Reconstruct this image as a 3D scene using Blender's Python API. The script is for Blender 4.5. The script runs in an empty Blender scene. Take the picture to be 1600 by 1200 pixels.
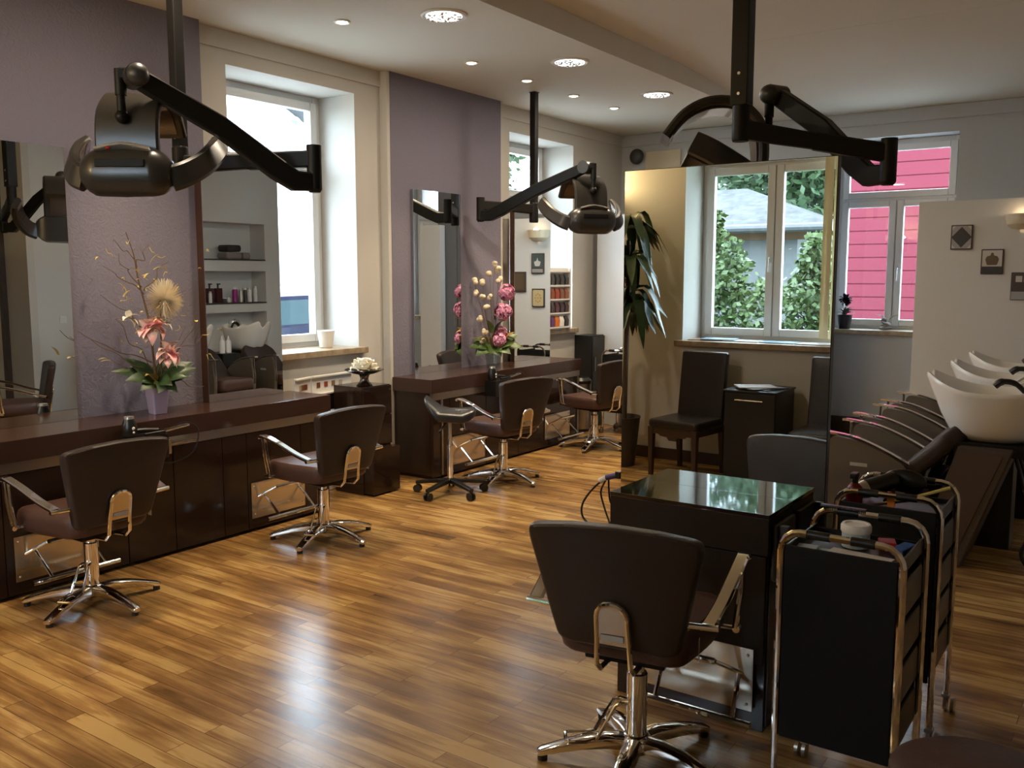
import bpy, bmesh, math, random
from mathutils import Vector, Matrix, Euler
PI = math.pi
random.seed(7)
SC = bpy.context.scene
COL = SC.collection

# ------------------------------------------------------------------ camera
cam_data = bpy.data.cameras.new('camera'); cam = bpy.data.objects.new('camera', cam_data); COL.objects.link(cam)
cam.location = (0, 0, 1.6)
cam.rotation_euler = (math.radians(90 - 6.74), 0, math.radians(34.91))
cam_data.sensor_fit = 'HORIZONTAL'; cam_data.sensor_width = 36; cam_data.lens = 36 * 1420.55 / 1600
cam_data.clip_start = 0.05; cam_data.clip_end = 200
SC.camera = cam
# ------------------------------------------------------------------ world and exposure
SKY_STRENGTH = 15.0
w = bpy.data.worlds.new('overcast_sky'); SC.world = w; w.use_nodes = True
_nt = w.node_tree; _bg = _nt.nodes['Background']
_bg.inputs['Color'].default_value = (0.66, 0.84, 1.0, 1); _bg.inputs['Strength'].default_value = SKY_STRENGTH
vs = SC.view_settings
vs.view_transform = 'Standard'; vs.look = 'None'; vs.gamma = 1; vs.use_curve_mapping = False
vs.exposure = 0.2
SC.cycles.max_bounces = 9; SC.cycles.diffuse_bounces = 4; SC.cycles.glossy_bounces = 6
SC.cycles.transparent_max_bounces = 12; SC.cycles.transmission_bounces = 6
SC.cycles.caustics_reflective = False; SC.cycles.caustics_refractive = False
SC.cycles.sample_clamp_indirect = 6.0
SPOT_W = 88.0; SPOT_COL = (1.0, 0.78, 0.50)
BIG_W = 17.0; BIG_COL = (1.0, 0.83, 0.62)

# ------------------------------------------------------------------ materials
MATS = {}
def mat(name, col, rough=0.5, metal=0.0, spec=0.5, emit=None, es=0.0, trans=0.0, coat=0.0, bump=None, var=None, alpha=None, sheen=0.0):
    if name in MATS: return MATS[name]
    m = bpy.data.materials.new(name); m.use_nodes = True; nt = m.node_tree
    p = nt.nodes['Principled BSDF']
    p.inputs['Base Color'].default_value = (*col, 1); p.inputs['Roughness'].default_value = rough
    p.inputs['Metallic'].default_value = metal; p.inputs['Specular IOR Level'].default_value = spec
    p.inputs['Coat Weight'].default_value = coat; p.inputs['Coat Roughness'].default_value = 0.05
    p.inputs['Transmission Weight'].default_value = trans
    if emit: p.inputs['Emission Color'].default_value = (*emit, 1); p.inputs['Emission Strength'].default_value = es
    tc = nt.nodes.new('ShaderNodeTexCoord')
    if bump:
        n = nt.nodes.new('ShaderNodeTexNoise'); n.inputs['Scale'].default_value = bump[0]; n.inputs['Detail'].default_value = 4
        if len(bump) > 2: n.inputs['Distortion'].default_value = bump[2]
        b = nt.nodes.new('ShaderNodeBump'); b.inputs['Strength'].default_value = bump[1]; b.inputs['Distance'].default_value = 0.01
        nt.links.new(tc.outputs['Object'], n.inputs['Vector']); nt.links.new(n.outputs['Fac'], b.inputs['Height'])
        nt.links.new(b.outputs['Normal'], p.inputs['Normal'])
    if var:   # (scale, other colour)
        n = nt.nodes.new('ShaderNodeTexNoise'); n.inputs['Scale'].default_value = var[0]; n.inputs['Detail'].default_value = 5
        r = nt.nodes.new('ShaderNodeValToRGB')
        r.color_ramp.elements[0].position = 0.35; r.color_ramp.elements[0].color = (*col, 1)
        r.color_ramp.elements[1].position = 0.68; r.color_ramp.elements[1].color = (*var[1], 1)
        nt.links.new(tc.outputs['Object'], n.inputs['Vector']); nt.links.new(n.outputs['Fac'], r.inputs['Fac'])
        nt.links.new(r.outputs['Color'], p.inputs['Base Color'])
    MATS[name] = m
    return m

def glass_mat(name, tint=(1, 1, 1), gloss=0.06):
    if name in MATS: return MATS[name]
    m = bpy.data.materials.new(name); m.use_nodes = True; nt = m.node_tree; nt.nodes.clear()
    o = nt.nodes.new('ShaderNodeOutputMaterial'); mx = nt.nodes.new('ShaderNodeMixShader')
    t = nt.nodes.new('ShaderNodeBsdfTransparent'); t.inputs['Color'].default_value = (*tint, 1)
    g = nt.nodes.new('ShaderNodeBsdfGlossy'); g.inputs['Roughness'].default_value = 0.0
    lw = nt.nodes.new('ShaderNodeLayerWeight'); lw.inputs['Blend'].default_value = 0.5
    pw = nt.nodes.new('ShaderNodeMath'); pw.operation = 'POWER'; pw.inputs[1].default_value = 4.0; nt.links.new(lw.outputs['Facing'], pw.inputs[0])
    f = nt.nodes.new('ShaderNodeMath'); f.operation = 'MULTIPLY_ADD'; f.inputs[1].default_value = 0.45; f.inputs[2].default_value = 0.025; nt.links.new(pw.outputs[0], f.inputs[0])
    nt.links.new(f.outputs[0], mx.inputs['Fac']); nt.links.new(t.outputs[0], mx.inputs[1]); nt.links.new(g.outputs[0], mx.inputs[2])
    nt.links.new(mx.outputs[0], o.inputs['Surface'])
    MATS[name] = m
    return m

def wood_floor():
    m = bpy.data.materials.new('wood_planks'); m.use_nodes = True; nt = m.node_tree; N = nt.nodes; L = nt.links
    p = N['Principled BSDF']
    tc = N.new('ShaderNodeTexCoord')
    br = N.new('ShaderNodeTexBrick'); br.offset = 0.37; br.offset_frequency = 2
    br.inputs['Scale'].default_value = 1; br.inputs['Brick Width'].default_value = 0.78; br.inputs['Row Height'].default_value = 0.078
    br.inputs['Mortar Size'].default_value = 0.0012; br.inputs['Mortar Smooth'].default_value = 0.2; br.inputs['Bias'].default_value = 0.0
    br.inputs['Color1'].default_value = (0, 0, 0, 1); br.inputs['Color2'].default_value = (1, 1, 1, 1); br.inputs['Mortar'].default_value = (0.1, 0.1, 0.1, 1)
    L.new(tc.outputs['Object'], br.inputs['Vector'])
    mp = N.new('ShaderNodeMapping'); mp.inputs['Scale'].default_value = (1.6, 22, 1); L.new(tc.outputs['Object'], mp.inputs['Vector'])
    # each plank gets its own stretch of grain
    mul = N.new('ShaderNodeVectorMath'); mul.operation = 'SCALE'; mul.inputs['Scale'].default_value = 7.0
    L.new(br.outputs['Color'], mul.inputs[0])
    add = N.new('ShaderNodeVectorMath'); L.new(mp.outputs[0], add.inputs[0]); L.new(mul.outputs[0], add.inputs[1])
    n1 = N.new('ShaderNodeTexNoise'); n1.inputs['Scale'].default_value = 1.0; n1.inputs['Detail'].default_value = 6; n1.inputs['Roughness'].default_value = 0.6
    n1.inputs['Distortion'].default_value = 0.6
    L.new(add.outputs[0], n1.inputs['Vector'])
    mp2 = N.new('ShaderNodeMapping'); mp2.inputs['Scale'].default_value = (1.3, 3.6, 1); L.new(tc.outputs['Object'], mp2.inputs['Vector'])
    n2 = N.new('ShaderNodeTexNoise'); n2.inputs['Scale'].default_value = 1.6; n2.inputs['Detail'].default_value = 5; L.new(mp2.outputs[0], n2.inputs['Vector'])
    a = N.new('ShaderNodeMath'); a.operation = 'MULTIPLY'; a.inputs[1].default_value = 0.20; L.new(br.outputs['Color'], a.inputs[0])
    b = N.new('ShaderNodeMath'); b.operation = 'MULTIPLY_ADD'; b.inputs[1].default_value = 0.78; L.new(n1.outputs['Fac'], b.inputs[0]); L.new(a.outputs[0], b.inputs[2])
    c = N.new('ShaderNodeMath'); c.operation = 'MULTIPLY_ADD'; c.inputs[1].default_value = 0.75; L.new(n2.outputs['Fac'], c.inputs[0]); L.new(b.outputs[0], c.inputs[2])
    r = N.new('ShaderNodeValToRGB'); e = r.color_ramp.elements
    e[0].position = 0.55; e[0].color = (0.11, 0.052, 0.017, 1); e[1].position = 1.12; e[1].color = (0.52, 0.32, 0.115, 1)
    k = e.new(0.80); k.color = (0.265, 0.136, 0.045, 1)
    k = e.new(0.93); k.color = (0.39, 0.218, 0.073, 1)
    L.new(c.outputs[0], r.inputs['Fac'])
    mo = N.new('ShaderNodeMix'); mo.data_type = 'RGBA'; L.new(br.outputs['Fac'], mo.inputs['Factor']); L.new(r.outputs['Color'], mo.inputs['A'])
    mo.inputs['B'].default_value = (0.09, 0.035, 0.012, 1)
    L.new(mo.outputs['Result'], p.inputs['Base Color'])
    rr = N.new('ShaderNodeMapRange'); rr.inputs['To Min'].default_value = 0.19; rr.inputs['To Max'].default_value = 0.30
    L.new(n1.outputs['Fac'], rr.inputs['Value']); L.new(rr.outputs[0], p.inputs['Roughness'])
    bp = N.new('ShaderNodeBump'); bp.inputs['Strength'].default_value = 0.06; bp.inputs['Distance'].default_value = 0.004
    L.new(n1.outputs['Fac'], bp.inputs['Height']); L.new(bp.outputs['Normal'], p.inputs['Normal'])
    p.inputs['Specular IOR Level'].default_value = 0.5
    return m

def siding(name, col, dark, pitch):
    m = bpy.data.materials.new(name); m.use_nodes = True; nt = m.node_tree; N = nt.nodes; L = nt.links
    p = N['Principled BSDF']; p.inputs['Roughness'].default_value = 0.9; p.inputs['Specular IOR Level'].default_value = 0.08
    tc = N.new('ShaderNodeTexCoord'); s = N.new('ShaderNodeSeparateXYZ'); L.new(tc.outputs['Object'], s.inputs[0])
    d = N.new('ShaderNodeMath'); d.operation = 'DIVIDE'; d.inputs[1].default_value = pitch; L.new(s.outputs['Z'], d.inputs[0])
    f = N.new('ShaderNodeMath'); f.operation = 'FRACT'; L.new(d.outputs[0], f.inputs[0])
    g = N.new('ShaderNodeMath'); g.operation = 'LESS_THAN'; g.inputs[1].default_value = 0.09; L.new(f.outputs[0], g.inputs[0])
    x = N.new('ShaderNodeMix'); x.data_type = 'RGBA'; x.inputs['A'].default_value = (*col, 1); x.inputs['B'].default_value = (*dark, 1)
    L.new(g.outputs[0], x.inputs['Factor']); L.new(x.outputs['Result'], p.inputs['Base Color'])
    return m

M_FLOOR = wood_floor()
M_CREAM = mat('cream_plaster', (0.60, 0.575, 0.525), 0.85, bump=(60, 0.08))
M_GREYW = mat('grey_plaster', (0.47, 0.47, 0.46), 0.85, bump=(60, 0.08))
M_WHITEW = mat('white_plaster', (0.66, 0.65, 0.63), 0.85, bump=(60, 0.05))
M_LILAC = mat('lilac_wallpaper', (0.205, 0.188, 0.245), 0.75, bump=(22, 0.5, 2.5))
M_CEIL = mat('ceiling_paint', (0.72, 0.68, 0.59), 0.9)
M_BASE = mat('baseboard_wood', (0.05, 0.025, 0.014), 0.45)
M_MIRROR = mat('mirror_glass', (0.80, 0.82, 0.80), 0.0, metal=1.0)
M_BROWN = mat('dark_brown_laminate', (0.026, 0.0135, 0.0095), 0.14, spec=0.4, coat=0.1)
M_BROWNTOP = mat('brown_worktop_laminate', (0.052, 0.024, 0.016), 0.20, spec=0.5)
M_ALU = mat('brushed_aluminium', (0.42, 0.38, 0.33), 0.35, metal=1.0)
M_STEEL = mat('stainless_plate', (0.62, 0.56, 0.48), 0.22, metal=1.0)
M_CHROME = mat('chrome', (0.86, 0.85, 0.83), 0.07, metal=1.0)
M_LEATHER = mat('dark_brown_leather', (0.030, 0.019, 0.016), 0.42, spec=0.4, bump=(160, 0.12))
M_SEATL = mat('brown_seat_leather', (0.075, 0.036, 0.027), 0.45, spec=0.4, bump=(160, 0.12))
M_BLACK = mat('black_plastic', (0.008, 0.0075, 0.007), 0.34)
M_BLACKM = mat('black_metal_paint', (0.007, 0.0065, 0.006), 0.48, spec=0.22)
M_DGREY = mat('dark_grey_plastic', (0.035, 0.034, 0.033), 0.4)
M_HOOD = mat('smoky_black_plastic', (0.026, 0.023, 0.019), 0.30, spec=.5)
M_HOODG = mat('heater_glass', (0.12, 0.09, 0.07), 0.12, metal=0.5)
M_SILVER = mat('silver_plastic', (0.55, 0.52, 0.46), 0.3, metal=0.8)
M_RED = mat('red_button', (0.7, 0.03, 0.02), 0.3)
M_WHITE = mat('white_gloss', (0.78, 0.77, 0.74), 0.35)
M_PVC = mat('white_window_plastic', (0.76, 0.76, 0.75), 0.35)
M_CERAMIC = mat('white_ceramic', (0.80, 0.77, 0.72), 0.12)
M_STONE = mat('sandstone_sill', (0.40, 0.31, 0.20), 0.4, var=(30, (0.26, 0.19, 0.12)))
M_GLASS = glass_mat('window_glass')
M_VASEG = glass_mat('clear_vase_glass', (0.86, 0.90, 0.88))
M_LVASE = mat('lavender_vase', (0.42, 0.34, 0.46), 0.25)
M_LEAF = mat('leaf_green', (0.045, 0.095, 0.02), 0.4, var=(18, (0.10, 0.16, 0.035)))
M_DLEAF = mat('dark_leaf_green', (0.018, 0.042, 0.014), 0.35, var=(15, (0.035, 0.075, 0.02)))
M_TWIG = mat('brown_twig', (0.13, 0.075, 0.03), 0.7)
M_STRAW = mat('straw_yellow', (0.66, 0.50, 0.16), 0.6)
M_GOLD = mat('gold_leaf_colour', (0.46, 0.28, 0.07), 0.45)
M_PINK = mat('pink_petal', (0.98, 0.36, 0.37), 0.5, var=(14, (1.0, 0.90, 0.80)))
M_HYD = mat('hydrangea_pink', (0.50, 0.10, 0.27), 0.6, var=(55, (0.95, 0.55, 0.72)))
M_WPETAL = mat('white_petal', (0.92, 0.88, 0.76), 0.6)
M_FEATHER = mat('cream_feather', (0.92, 0.82, 0.62), 0.8)
M_BUD = mat('cotton_bud', (0.80, 0.70, 0.52), 0.8)
M_COPPER = mat('dark_gunmetal', (0.20, 0.18, 0.17), 0.18, metal=1.0)
M_TRUNK = mat('tree_bark', (0.10, 0.07, 0.045), 0.9)
M_WICKER = mat('dark_wicker', (0.07, 0.05, 0.035), 0.6, bump=(90, 0.6))
M_LAMP = mat('lamp_glow', (1, 0.9, 0.75), 0.4, emit=(1.0, 0.80, 0.55), es=14.0)
M_BIGLAMP = mat('crystal_lamp_glow', (0.9, 0.9, 0.9), 0.2, emit=(0.95, 0.97, 1.0), es=3.2)
M_SCONCE = mat('cream_glass_shade', (0.62, 0.52, 0.36), 0.35)

# ------------------------------------------------------------------ shape helpers
def BM(): return bmesh.new()
def xf(verts, M):
    for v in verts: v.co = M @ v.co
def box(b, a, c, bevel=0.0, seg=2, M=None):
    lo = Vector((min(a[0], c[0]), min(a[1], c[1]), min(a[2], c[2]))); hi = Vector((max(a[0], c[0]), max(a[1], c[1]), max(a[2], c[2])))
    T = Matrix.Translation((lo + hi) / 2) @ Matrix.Diagonal((*(hi - lo), 1))
    vs_ = bmesh.ops.create_cube(b, size=1.0, matrix=T)['verts']
    if bevel > 0:
        es = list({e for v in vs_ for e in v.link_edges})
        r = bmesh.ops.bevel(b, geom=es, offset=bevel, segments=seg, profile=0.5, affect='EDGES')
        vs_ = list({v for f in r['faces'] for v in f.verts} | {v for v in vs_ if v.is_valid})
    if M is not None: xf(vs_, M)
    return vs_
def frames(pts, closed=False):
    n = len(pts); T = []
    for i in range(n):
        if closed: t = pts[(i + 1) % n] - pts[i - 1]
        else: t = pts[min(i + 1, n - 1)] - pts[max(i - 1, 0)]
        T.append(t.normalized())
    u = Vector((0, 0, 1)) if abs(T[0].z) < 0.9 else Vector((0, 1, 0))
    x = T[0].cross(u).normalized(); out = []
    for t in T:
        x = (x - t * x.dot(t)).normalized(); out.append((x, t.cross(x).normalized()))
    return out
def skin(b, rings, closed_path=False, cap=True, closed_ring=True):
    V = [[b.verts.new(p) for p in r] for r in rings]; n = len(V[0]); m = len(V)
    for i in range(m if closed_path else m - 1):
        A, B = V[i], V[(i + 1) % m]
        for j in range(n if closed_ring else n - 1):
            k = (j + 1) % n
            try: b.faces.new((A[j], A[k], B[k], B[j]))
            except ValueError: pass
    if cap and not closed_path and closed_ring:
        b.faces.new(V[0][::-1]); b.faces.new(V[-1])
    return V
def tube(b, pts, r, seg=10, closed=False):
    pts = [Vector(p) for p in pts]; fr = frames(pts, closed); rings = []
    for i, (p, (x, y)) in enumerate(zip(pts, fr)):
        rr = r[i] if isinstance(r, (list, tuple)) else r
        rings.append([p + x * (rr * math.cos(2 * PI * k / seg)) + y * (rr * math.sin(2 * PI * k / seg)) for k in range(seg)])
    skin(b, rings, closed)
def cyl(b, p0, p1, r0, r1=None, seg=20): tube(b, [p0, p1], [r0, r0 if r1 is None else r1], seg)
def smooth_path(pts, n=8):
    P = [Vector(p) for p in pts]; out = []
    for i in range(len(P) - 1):
        p0, p1, p2, p3 = P[max(i - 1, 0)], P[i], P[i + 1], P[min(i + 2, len(P) - 1)]
        for k in range(n):
            t = k / n
            out.append(0.5 * ((2 * p1) + (p2 - p0) * t + (2 * p0 - 5 * p1 + 4 * p2 - p3) * t * t + (-p0 + 3 * p1 - 3 * p2 + p3) * t ** 3))
    out.append(P[-1]); return out
def ribbon(b, pts, width, thick, side, cham=0.25):
    """flat bar swept along pts; side = direction of its width"""
    pts = [Vector(p) for p in pts]; n = len(pts); rings = []
    for i, p in enumerate(pts):
        t = (pts[min(i + 1, n - 1)] - pts[max(i - 1, 0)]).normalized()
        s = Vector(side[i] if isinstance(side, list) else side); s = (s - t * s.dot(t)).normalized(); nn = t.cross(s)
        wd = (width[i] if isinstance(width, (list, tuple)) else width) / 2; th = (thick[i] if isinstance(thick, (list, tuple)) else thick) / 2
        c = cham * min(wd, th)
        rings.append([p + s * a + nn * d for a, d in ((wd - c, th), (wd, th - c), (wd, -th + c), (wd - c, -th), (-wd + c, -th), (-wd, -th + c), (-wd, th - c), (-wd + c, th))])
    skin(b, rings)
def lathe(b, prof, seg=24, M=None, cap=True):
    rings = [[Vector((r * math.cos(2 * PI * k / seg), r * math.sin(2 * PI * k / seg), z)) for k in range(seg)] for r, z in prof]
    if M is not None: rings = [[M @ p for p in r] for r in rings]
    skin(b, rings, cap=cap)
def prism(b, poly, o, u, v, thick):
    """polygon in the plane (o; u, v) extruded by the vector thick"""
    o, u, v, t = Vector(o), Vector(u), Vector(v), Vector(thick)
    skin(b, [[o + u * a + v * c for a, c in poly], [o + u * a + v * c + t for a, c in poly]])
def ball(b, c, r, seg=14, M=None):
    r = (r, r, r) if not isinstance(r, (tuple, list)) else r
    T = Matrix.Translation(Vector(c)) @ Matrix.Diagonal((*r, 1))
    vs_ = bmesh.ops.create_uvsphere(b, u_segments=seg, v_segments=max(6, seg * 2 // 3), radius=1.0, matrix=T)['verts']
    if M is not None: xf(vs_, M)
def rrect(x0, x1, y0, y1, r, n=5):
    rs = r if isinstance(r, (tuple, list)) else (r,) * 4; out = []
    for (cx, cy, a0), q in zip(((x1, y1, 0), (x0, y1, PI / 2), (x0, y0, PI), (x1, y0, 1.5 * PI)), rs):
        sx = -1 if cx == x1 else 1; sy = -1 if cy == y1 else 1
        for k in range(n + 1):
            a = a0 + PI / 2 * k / n
            out.append((cx + sx * q + q * math.cos(a), cy + sy * q + q * math.sin(a)))
    return out
def round_poly(P, rad, n=5):
    out = []; m = len(P)
    for i in range(m):
        p = Vector(P[i]); a = Vector(P[i - 1]); c = Vector(P[(i + 1) % m]); r = rad[i] if isinstance(rad, (list, tuple)) else rad
        d0 = (a - p).normalized() * min(r, (a - p).length * .49); d1 = (c - p).normalized() * min(r, (c - p).length * .49)
        for k in range(n + 1):
            t = k / n; out.append(tuple((p + d0) * (1 - t) ** 2 + p * 2 * t * (1 - t) + (p + d1) * t * t))
    return out
def pad(b, outline, thick, f, puff=0.15, edge=0.06):
    """padded cushion slab; outline in (u, v), f(u, v, w) -> point"""
    cu = sum(p[0] for p in outline) / len(outline); cv = sum(p[1] for p in outline) / len(outline)
    def ring(s, w): return [Vector(f(cu + (u - cu) * s, cv + (v - cv) * s, w)) for u, v in outline]
    h = thick / 2; p = puff * thick
    rings = [ring(.02, -h - p), ring(.4, -h - p * .85), ring(.75, -h - p * .4), ring(1 - edge * 1.2, -h), ring(1 - edge * .35, -h * .75), ring(1, -h * .3),
             ring(1, h * .3), ring(1 - edge * .35, h * .75), ring(1 - edge * 1.2, h), ring(.75, h + p * .4), ring(.4, h + p * .85), ring(.02, h + p)]
    skin(b, rings)
def obj(name, b, m, parent=None, angle=35, loc=None):
    me = bpy.data.meshes.new(name)
    bmesh.ops.recalc_face_normals(b, faces=b.faces[:]); b.to_mesh(me); b.free()
    for p in me.polygons: p.use_smooth = True
    me.set_sharp_from_angle(angle=math.radians(angle))
    me.materials.append(m)
    o = bpy.data.objects.new(name, me); COL.objects.link(o)
    wn_ = o.modifiers.new('flat_faces', 'WEIGHTED_NORMAL'); wn_.mode = 'FACE_AREA'; wn_.weight = 50; wn_.keep_sharp = True
    if parent is not None: o.parent = parent
    if loc is not None: o.location = loc
    return o
def tag(o, label=None, cat=None, group=None, kind=None):
    if label: o['label'] = label
    if cat: o['category'] = cat
    if group: o['group'] = group
    if kind: o['kind'] = kind
    return o
def thing(name, label, cat, loc=(0, 0, 0), rot=0.0, group=None, kind=None):
    o = bpy.data.objects.new(name, None); COL.objects.link(o); o.empty_display_size = 0.1
    o.location = loc; o.rotation_euler = (0, 0, rot)
    return tag(o, label, cat, group, kind)
def single(name, b, m, label, cat, loc=(0, 0, 0), rot=0.0, group=None, angle=35):
    o = obj(name, b, m, None, angle); o.location = loc; o.rotation_euler = (0, 0, rot)
    return tag(o, label, cat, group)
def struct(name, b, m, parent=None, label=None, cat=None):
    o = obj(name, b, m, parent)
    if parent is None: tag(o, label, cat, kind='structure')
    return o
KIDS = {}
def dup(root, loc, rot, label=None, group=None):
    def cp(o, par):
        c = o.copy(); COL.objects.link(c)
        if par is not None: c.parent = par
        for ch in list(o.children): cp(ch, c)
        return c
    r = cp(root, None); r.location = loc; r.rotation_euler = (0, 0, rot)
    if label: r['label'] = label
    if group: r['group'] = group
    return r

# ================================================================== ROOM SHELL
XL = -5.02; XR = 0.15; YB = 9.37; YF = -0.85; XE = 2.3; YJ = 5.22
ZLOW = 3.18; ZHI = 3.34; XBEAM = -3.28
WT = 0.55
b = BM(); box(b, (XL - WT, YF - WT, -0.1), (XE + .2, YB + WT, 0)); struct('floor', b, M_FLOOR, None, 'brown wooden plank floor of the salon', 'floor')
b = BM(); box(b, (XL - WT, YF - WT, ZLOW), (XBEAM, YB, ZHI + .3)); struct('ceiling', b, M_CEIL, None, 'lowered ceiling strip with recessed spots along the counters', 'ceiling')
b = BM(); box(b, (XBEAM, YF - WT, ZHI), (XE + .2, YB, ZHI + .3)); struct('ceiling_high', b, M_CEIL, None, 'higher plain ceiling over the wash area', 'ceiling')
# coved edge of the high ceiling along the back wall
b = BM(); prof = [(YB + .001, ZHI + .001), (6.8, ZHI + .001)] + [(6.8 + (YB + .001 - 6.8) * k / 10, ZHI - .001 - .166 * (k / 10) ** 1.6) for k in range(11)]
prism(b, prof, (XBEAM + .001, 0, 0), (0, 1, 0), (0, 0, 1), (XE - XBEAM, 0, 0)); struct('trim_1', b, M_CEIL, None, 'gently sloping end of the high ceiling towards the back wall', 'trim')

def wall_y(b, x0, x1, y0, y1, z1, holes):
    """wall running along Y, thickness x0..x1; holes = [(ya, yb, za, zb)]"""
    y = y0
    for ya, yb, za, zb in holes:
        box(b, (x0, y, 0), (x1, ya, z1)); box(b, (x0, ya, 0), (x1, yb, za)); box(b, (x0, ya, zb), (x1, yb, z1)); y = yb
    box(b, (x0, y, 0), (x1, y1, z1))
def wall_x(b, y0, y1, x0, x1, z1, holes):
    x = x0
    for xa, xb, za, zb in holes:
        box(b, (x, y0, 0), (xa, y1, z1)); box(b, (xa, y0, 0), (xb, y1, za)); box(b, (xa, y0, zb), (xb, y1, z1)); x = xb
    box(b, (x, y0, 0), (x1, y1, z1))
W1 = (3.94, 5.11, 1.045, 2.97); W2 = (7.15, 8.31, 1.045, 2.95)
b = BM(); wall_y(b, XL - WT, XL, YF - WT, YB + WT, ZHI + .3, [W1, W2]); struct('wall_left', b, M_CREAM, None, 'cream left wall with two deep window openings', 'wall')
W3 = (-2.66, -1.526, 1.065, 2.93)
b = BM(); wall_x(b, YB, YB + WT, XL, XE + .2, ZHI + .3, [W3]); struct('wall_back', b, M_GREYW, None, 'grey back wall with the window to the pink house', 'wall')
W4 = (-3.27, -1.97, 1.045, 2.95)
b = BM(); wall_x(b, YF - WT, YF, XL, XE + .2, ZHI + .3, [W4]); struct('wall_front', b, M_CREAM, None, 'cream wall with garden window seen in the big mirror', 'wall')
# right wall with three recessed niches behind the wash basins, the room widens towards the camera
NY0, NY1 = 6.35, 8.31
b = BM()
box(b, (XR, YJ, 0), (XR + .5, NY0, ZHI)); box(b, (XR, NY1, 0), (XR + .5, YB, ZHI))
box(b, (XR + .3, NY0, 0), (XR + .5, NY1, ZHI))
for z0, z1 in ((0, .64), (1.13, 1.24), (1.67, 1.81), (2.30, ZHI)): box(b, (XR, NY0, z0), (XR + .3, NY1, z1))
struct('wall_right', b, M_WHITEW, None, 'white right wall with three recessed shelf niches behind the basins', 'wall')
b = BM(); box(b, (XR + .001, YJ - .08, 0), (XE + .2, YJ, ZHI)); struct('wall_jog', b, M_CREAM, None, 'short wall where the room widens to the right', 'wall')
b = BM(); box(b, (XE, YF, 0), (XE + .2, YJ - .08, ZHI)); struct('wall_outer', b, M_CREAM, None, 'far right wall of the wider front part', 'wall')
b = BM()
box(b, (.62, YJ - .13, 0), (.70, YJ - .08, 2.1)); box(b, (1.55, YJ - .13, 0), (1.63, YJ - .08, 2.1)); box(b, (.62, YJ - .13, 2.1), (1.63, YJ - .08, 2.18))
dframe = struct('door_1', b, M_BASE, None, 'dark wooden door frame in the short wall', 'door')
b = BM(); box(b, (.70, YJ - .11, 0.005), (1.55, YJ - .082, 2.1), .004); obj('door_leaf', b, M_CREAM, dframe)
# lilac wall sections (proud of the cream wall)
XP = -4.94
b = BM(); box(b, (XL, .9, 0), (XP, 3.69, ZLOW)); struct('trim_2', b, M_LILAC, None, 'lilac wallpapered wall section behind the front counter', 'wall panel')
b = BM(); box(b, (XL, 5.42, 0), (XP, 6.90, ZLOW)); struct('trim_3', b, M_LILAC, None, 'lilac wallpapered wall section behind the rear counter', 'wall panel')
b = BM(); box(b, (XL, 5.385, 0), (XP - .002, 5.42, ZLOW), .004); box(b, (XL, 6.90, 0), (XP - .002, 6.93, ZLOW), .004)
struct('trim_4', b, M_CREAM, None, 'cream edge strips beside the rear lilac section', 'trim')
# moulding on wall below the ceiling
b = BM()
for y0, y1 in ((3.69, 5.385), (6.93, YB)): box(b, (XL, y0, ZLOW - .12), (XL + .015, y1, ZLOW), .004)
struct('trim_5', b, M_CREAM, None, 'flat moulding band under the ceiling on the left wall', 'trim')
b = BM(); box(b, (XL, YB - .02, ZLOW - .13), (XR, YB, ZLOW - .008), .004); struct('trim_6', b, M_GREYW, None, 'flat moulding band under the ceiling on the back wall', 'trim')
b = BM(); box(b, (XL, YB - .018, 0), (XR, YB, .20), .004); struct('baseboard_back', b, M_BASE, None, 'dark baseboard along the back wall', 'baseboard')
b = BM(); box(b, (XL, YF, 0), (XE, YF + .018, .10), .004); struct('baseboard_front', b, M_BASE, None, 'dark baseboard under the garden window', 'baseboard')
b = BM(); box(b, (XR - .018, YJ, 0), (XR, 8.7, .10), .004); struct('baseboard_right', b, M_BASE, None, 'dark baseboard behind the wash basins', 'baseboard')
# inner partitions (lower than the ceiling)
def partition(name, x0, x1, y, h, m, label):
    b = BM(); box(b, (x0, y, 0), (x1, y + .1, h), .004); struct(name, b, m, None, label, 'partition')
partition('wall_partition_right', -1.71, XR, 8.70, 2.25, M_CREAM, 'cream partition wall behind the wash basins with small tile pictures')
partition('wall_partition_left', -4.90, -3.35, 8.62, 2.25, M_WHITEW, 'white partition wall beyond the rear counter')
partition('wall_partition_middle', -2.74, -2.42, 8.62, 2.22, M_WHITEW, 'narrow white partition hidden behind the big mirror')

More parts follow.
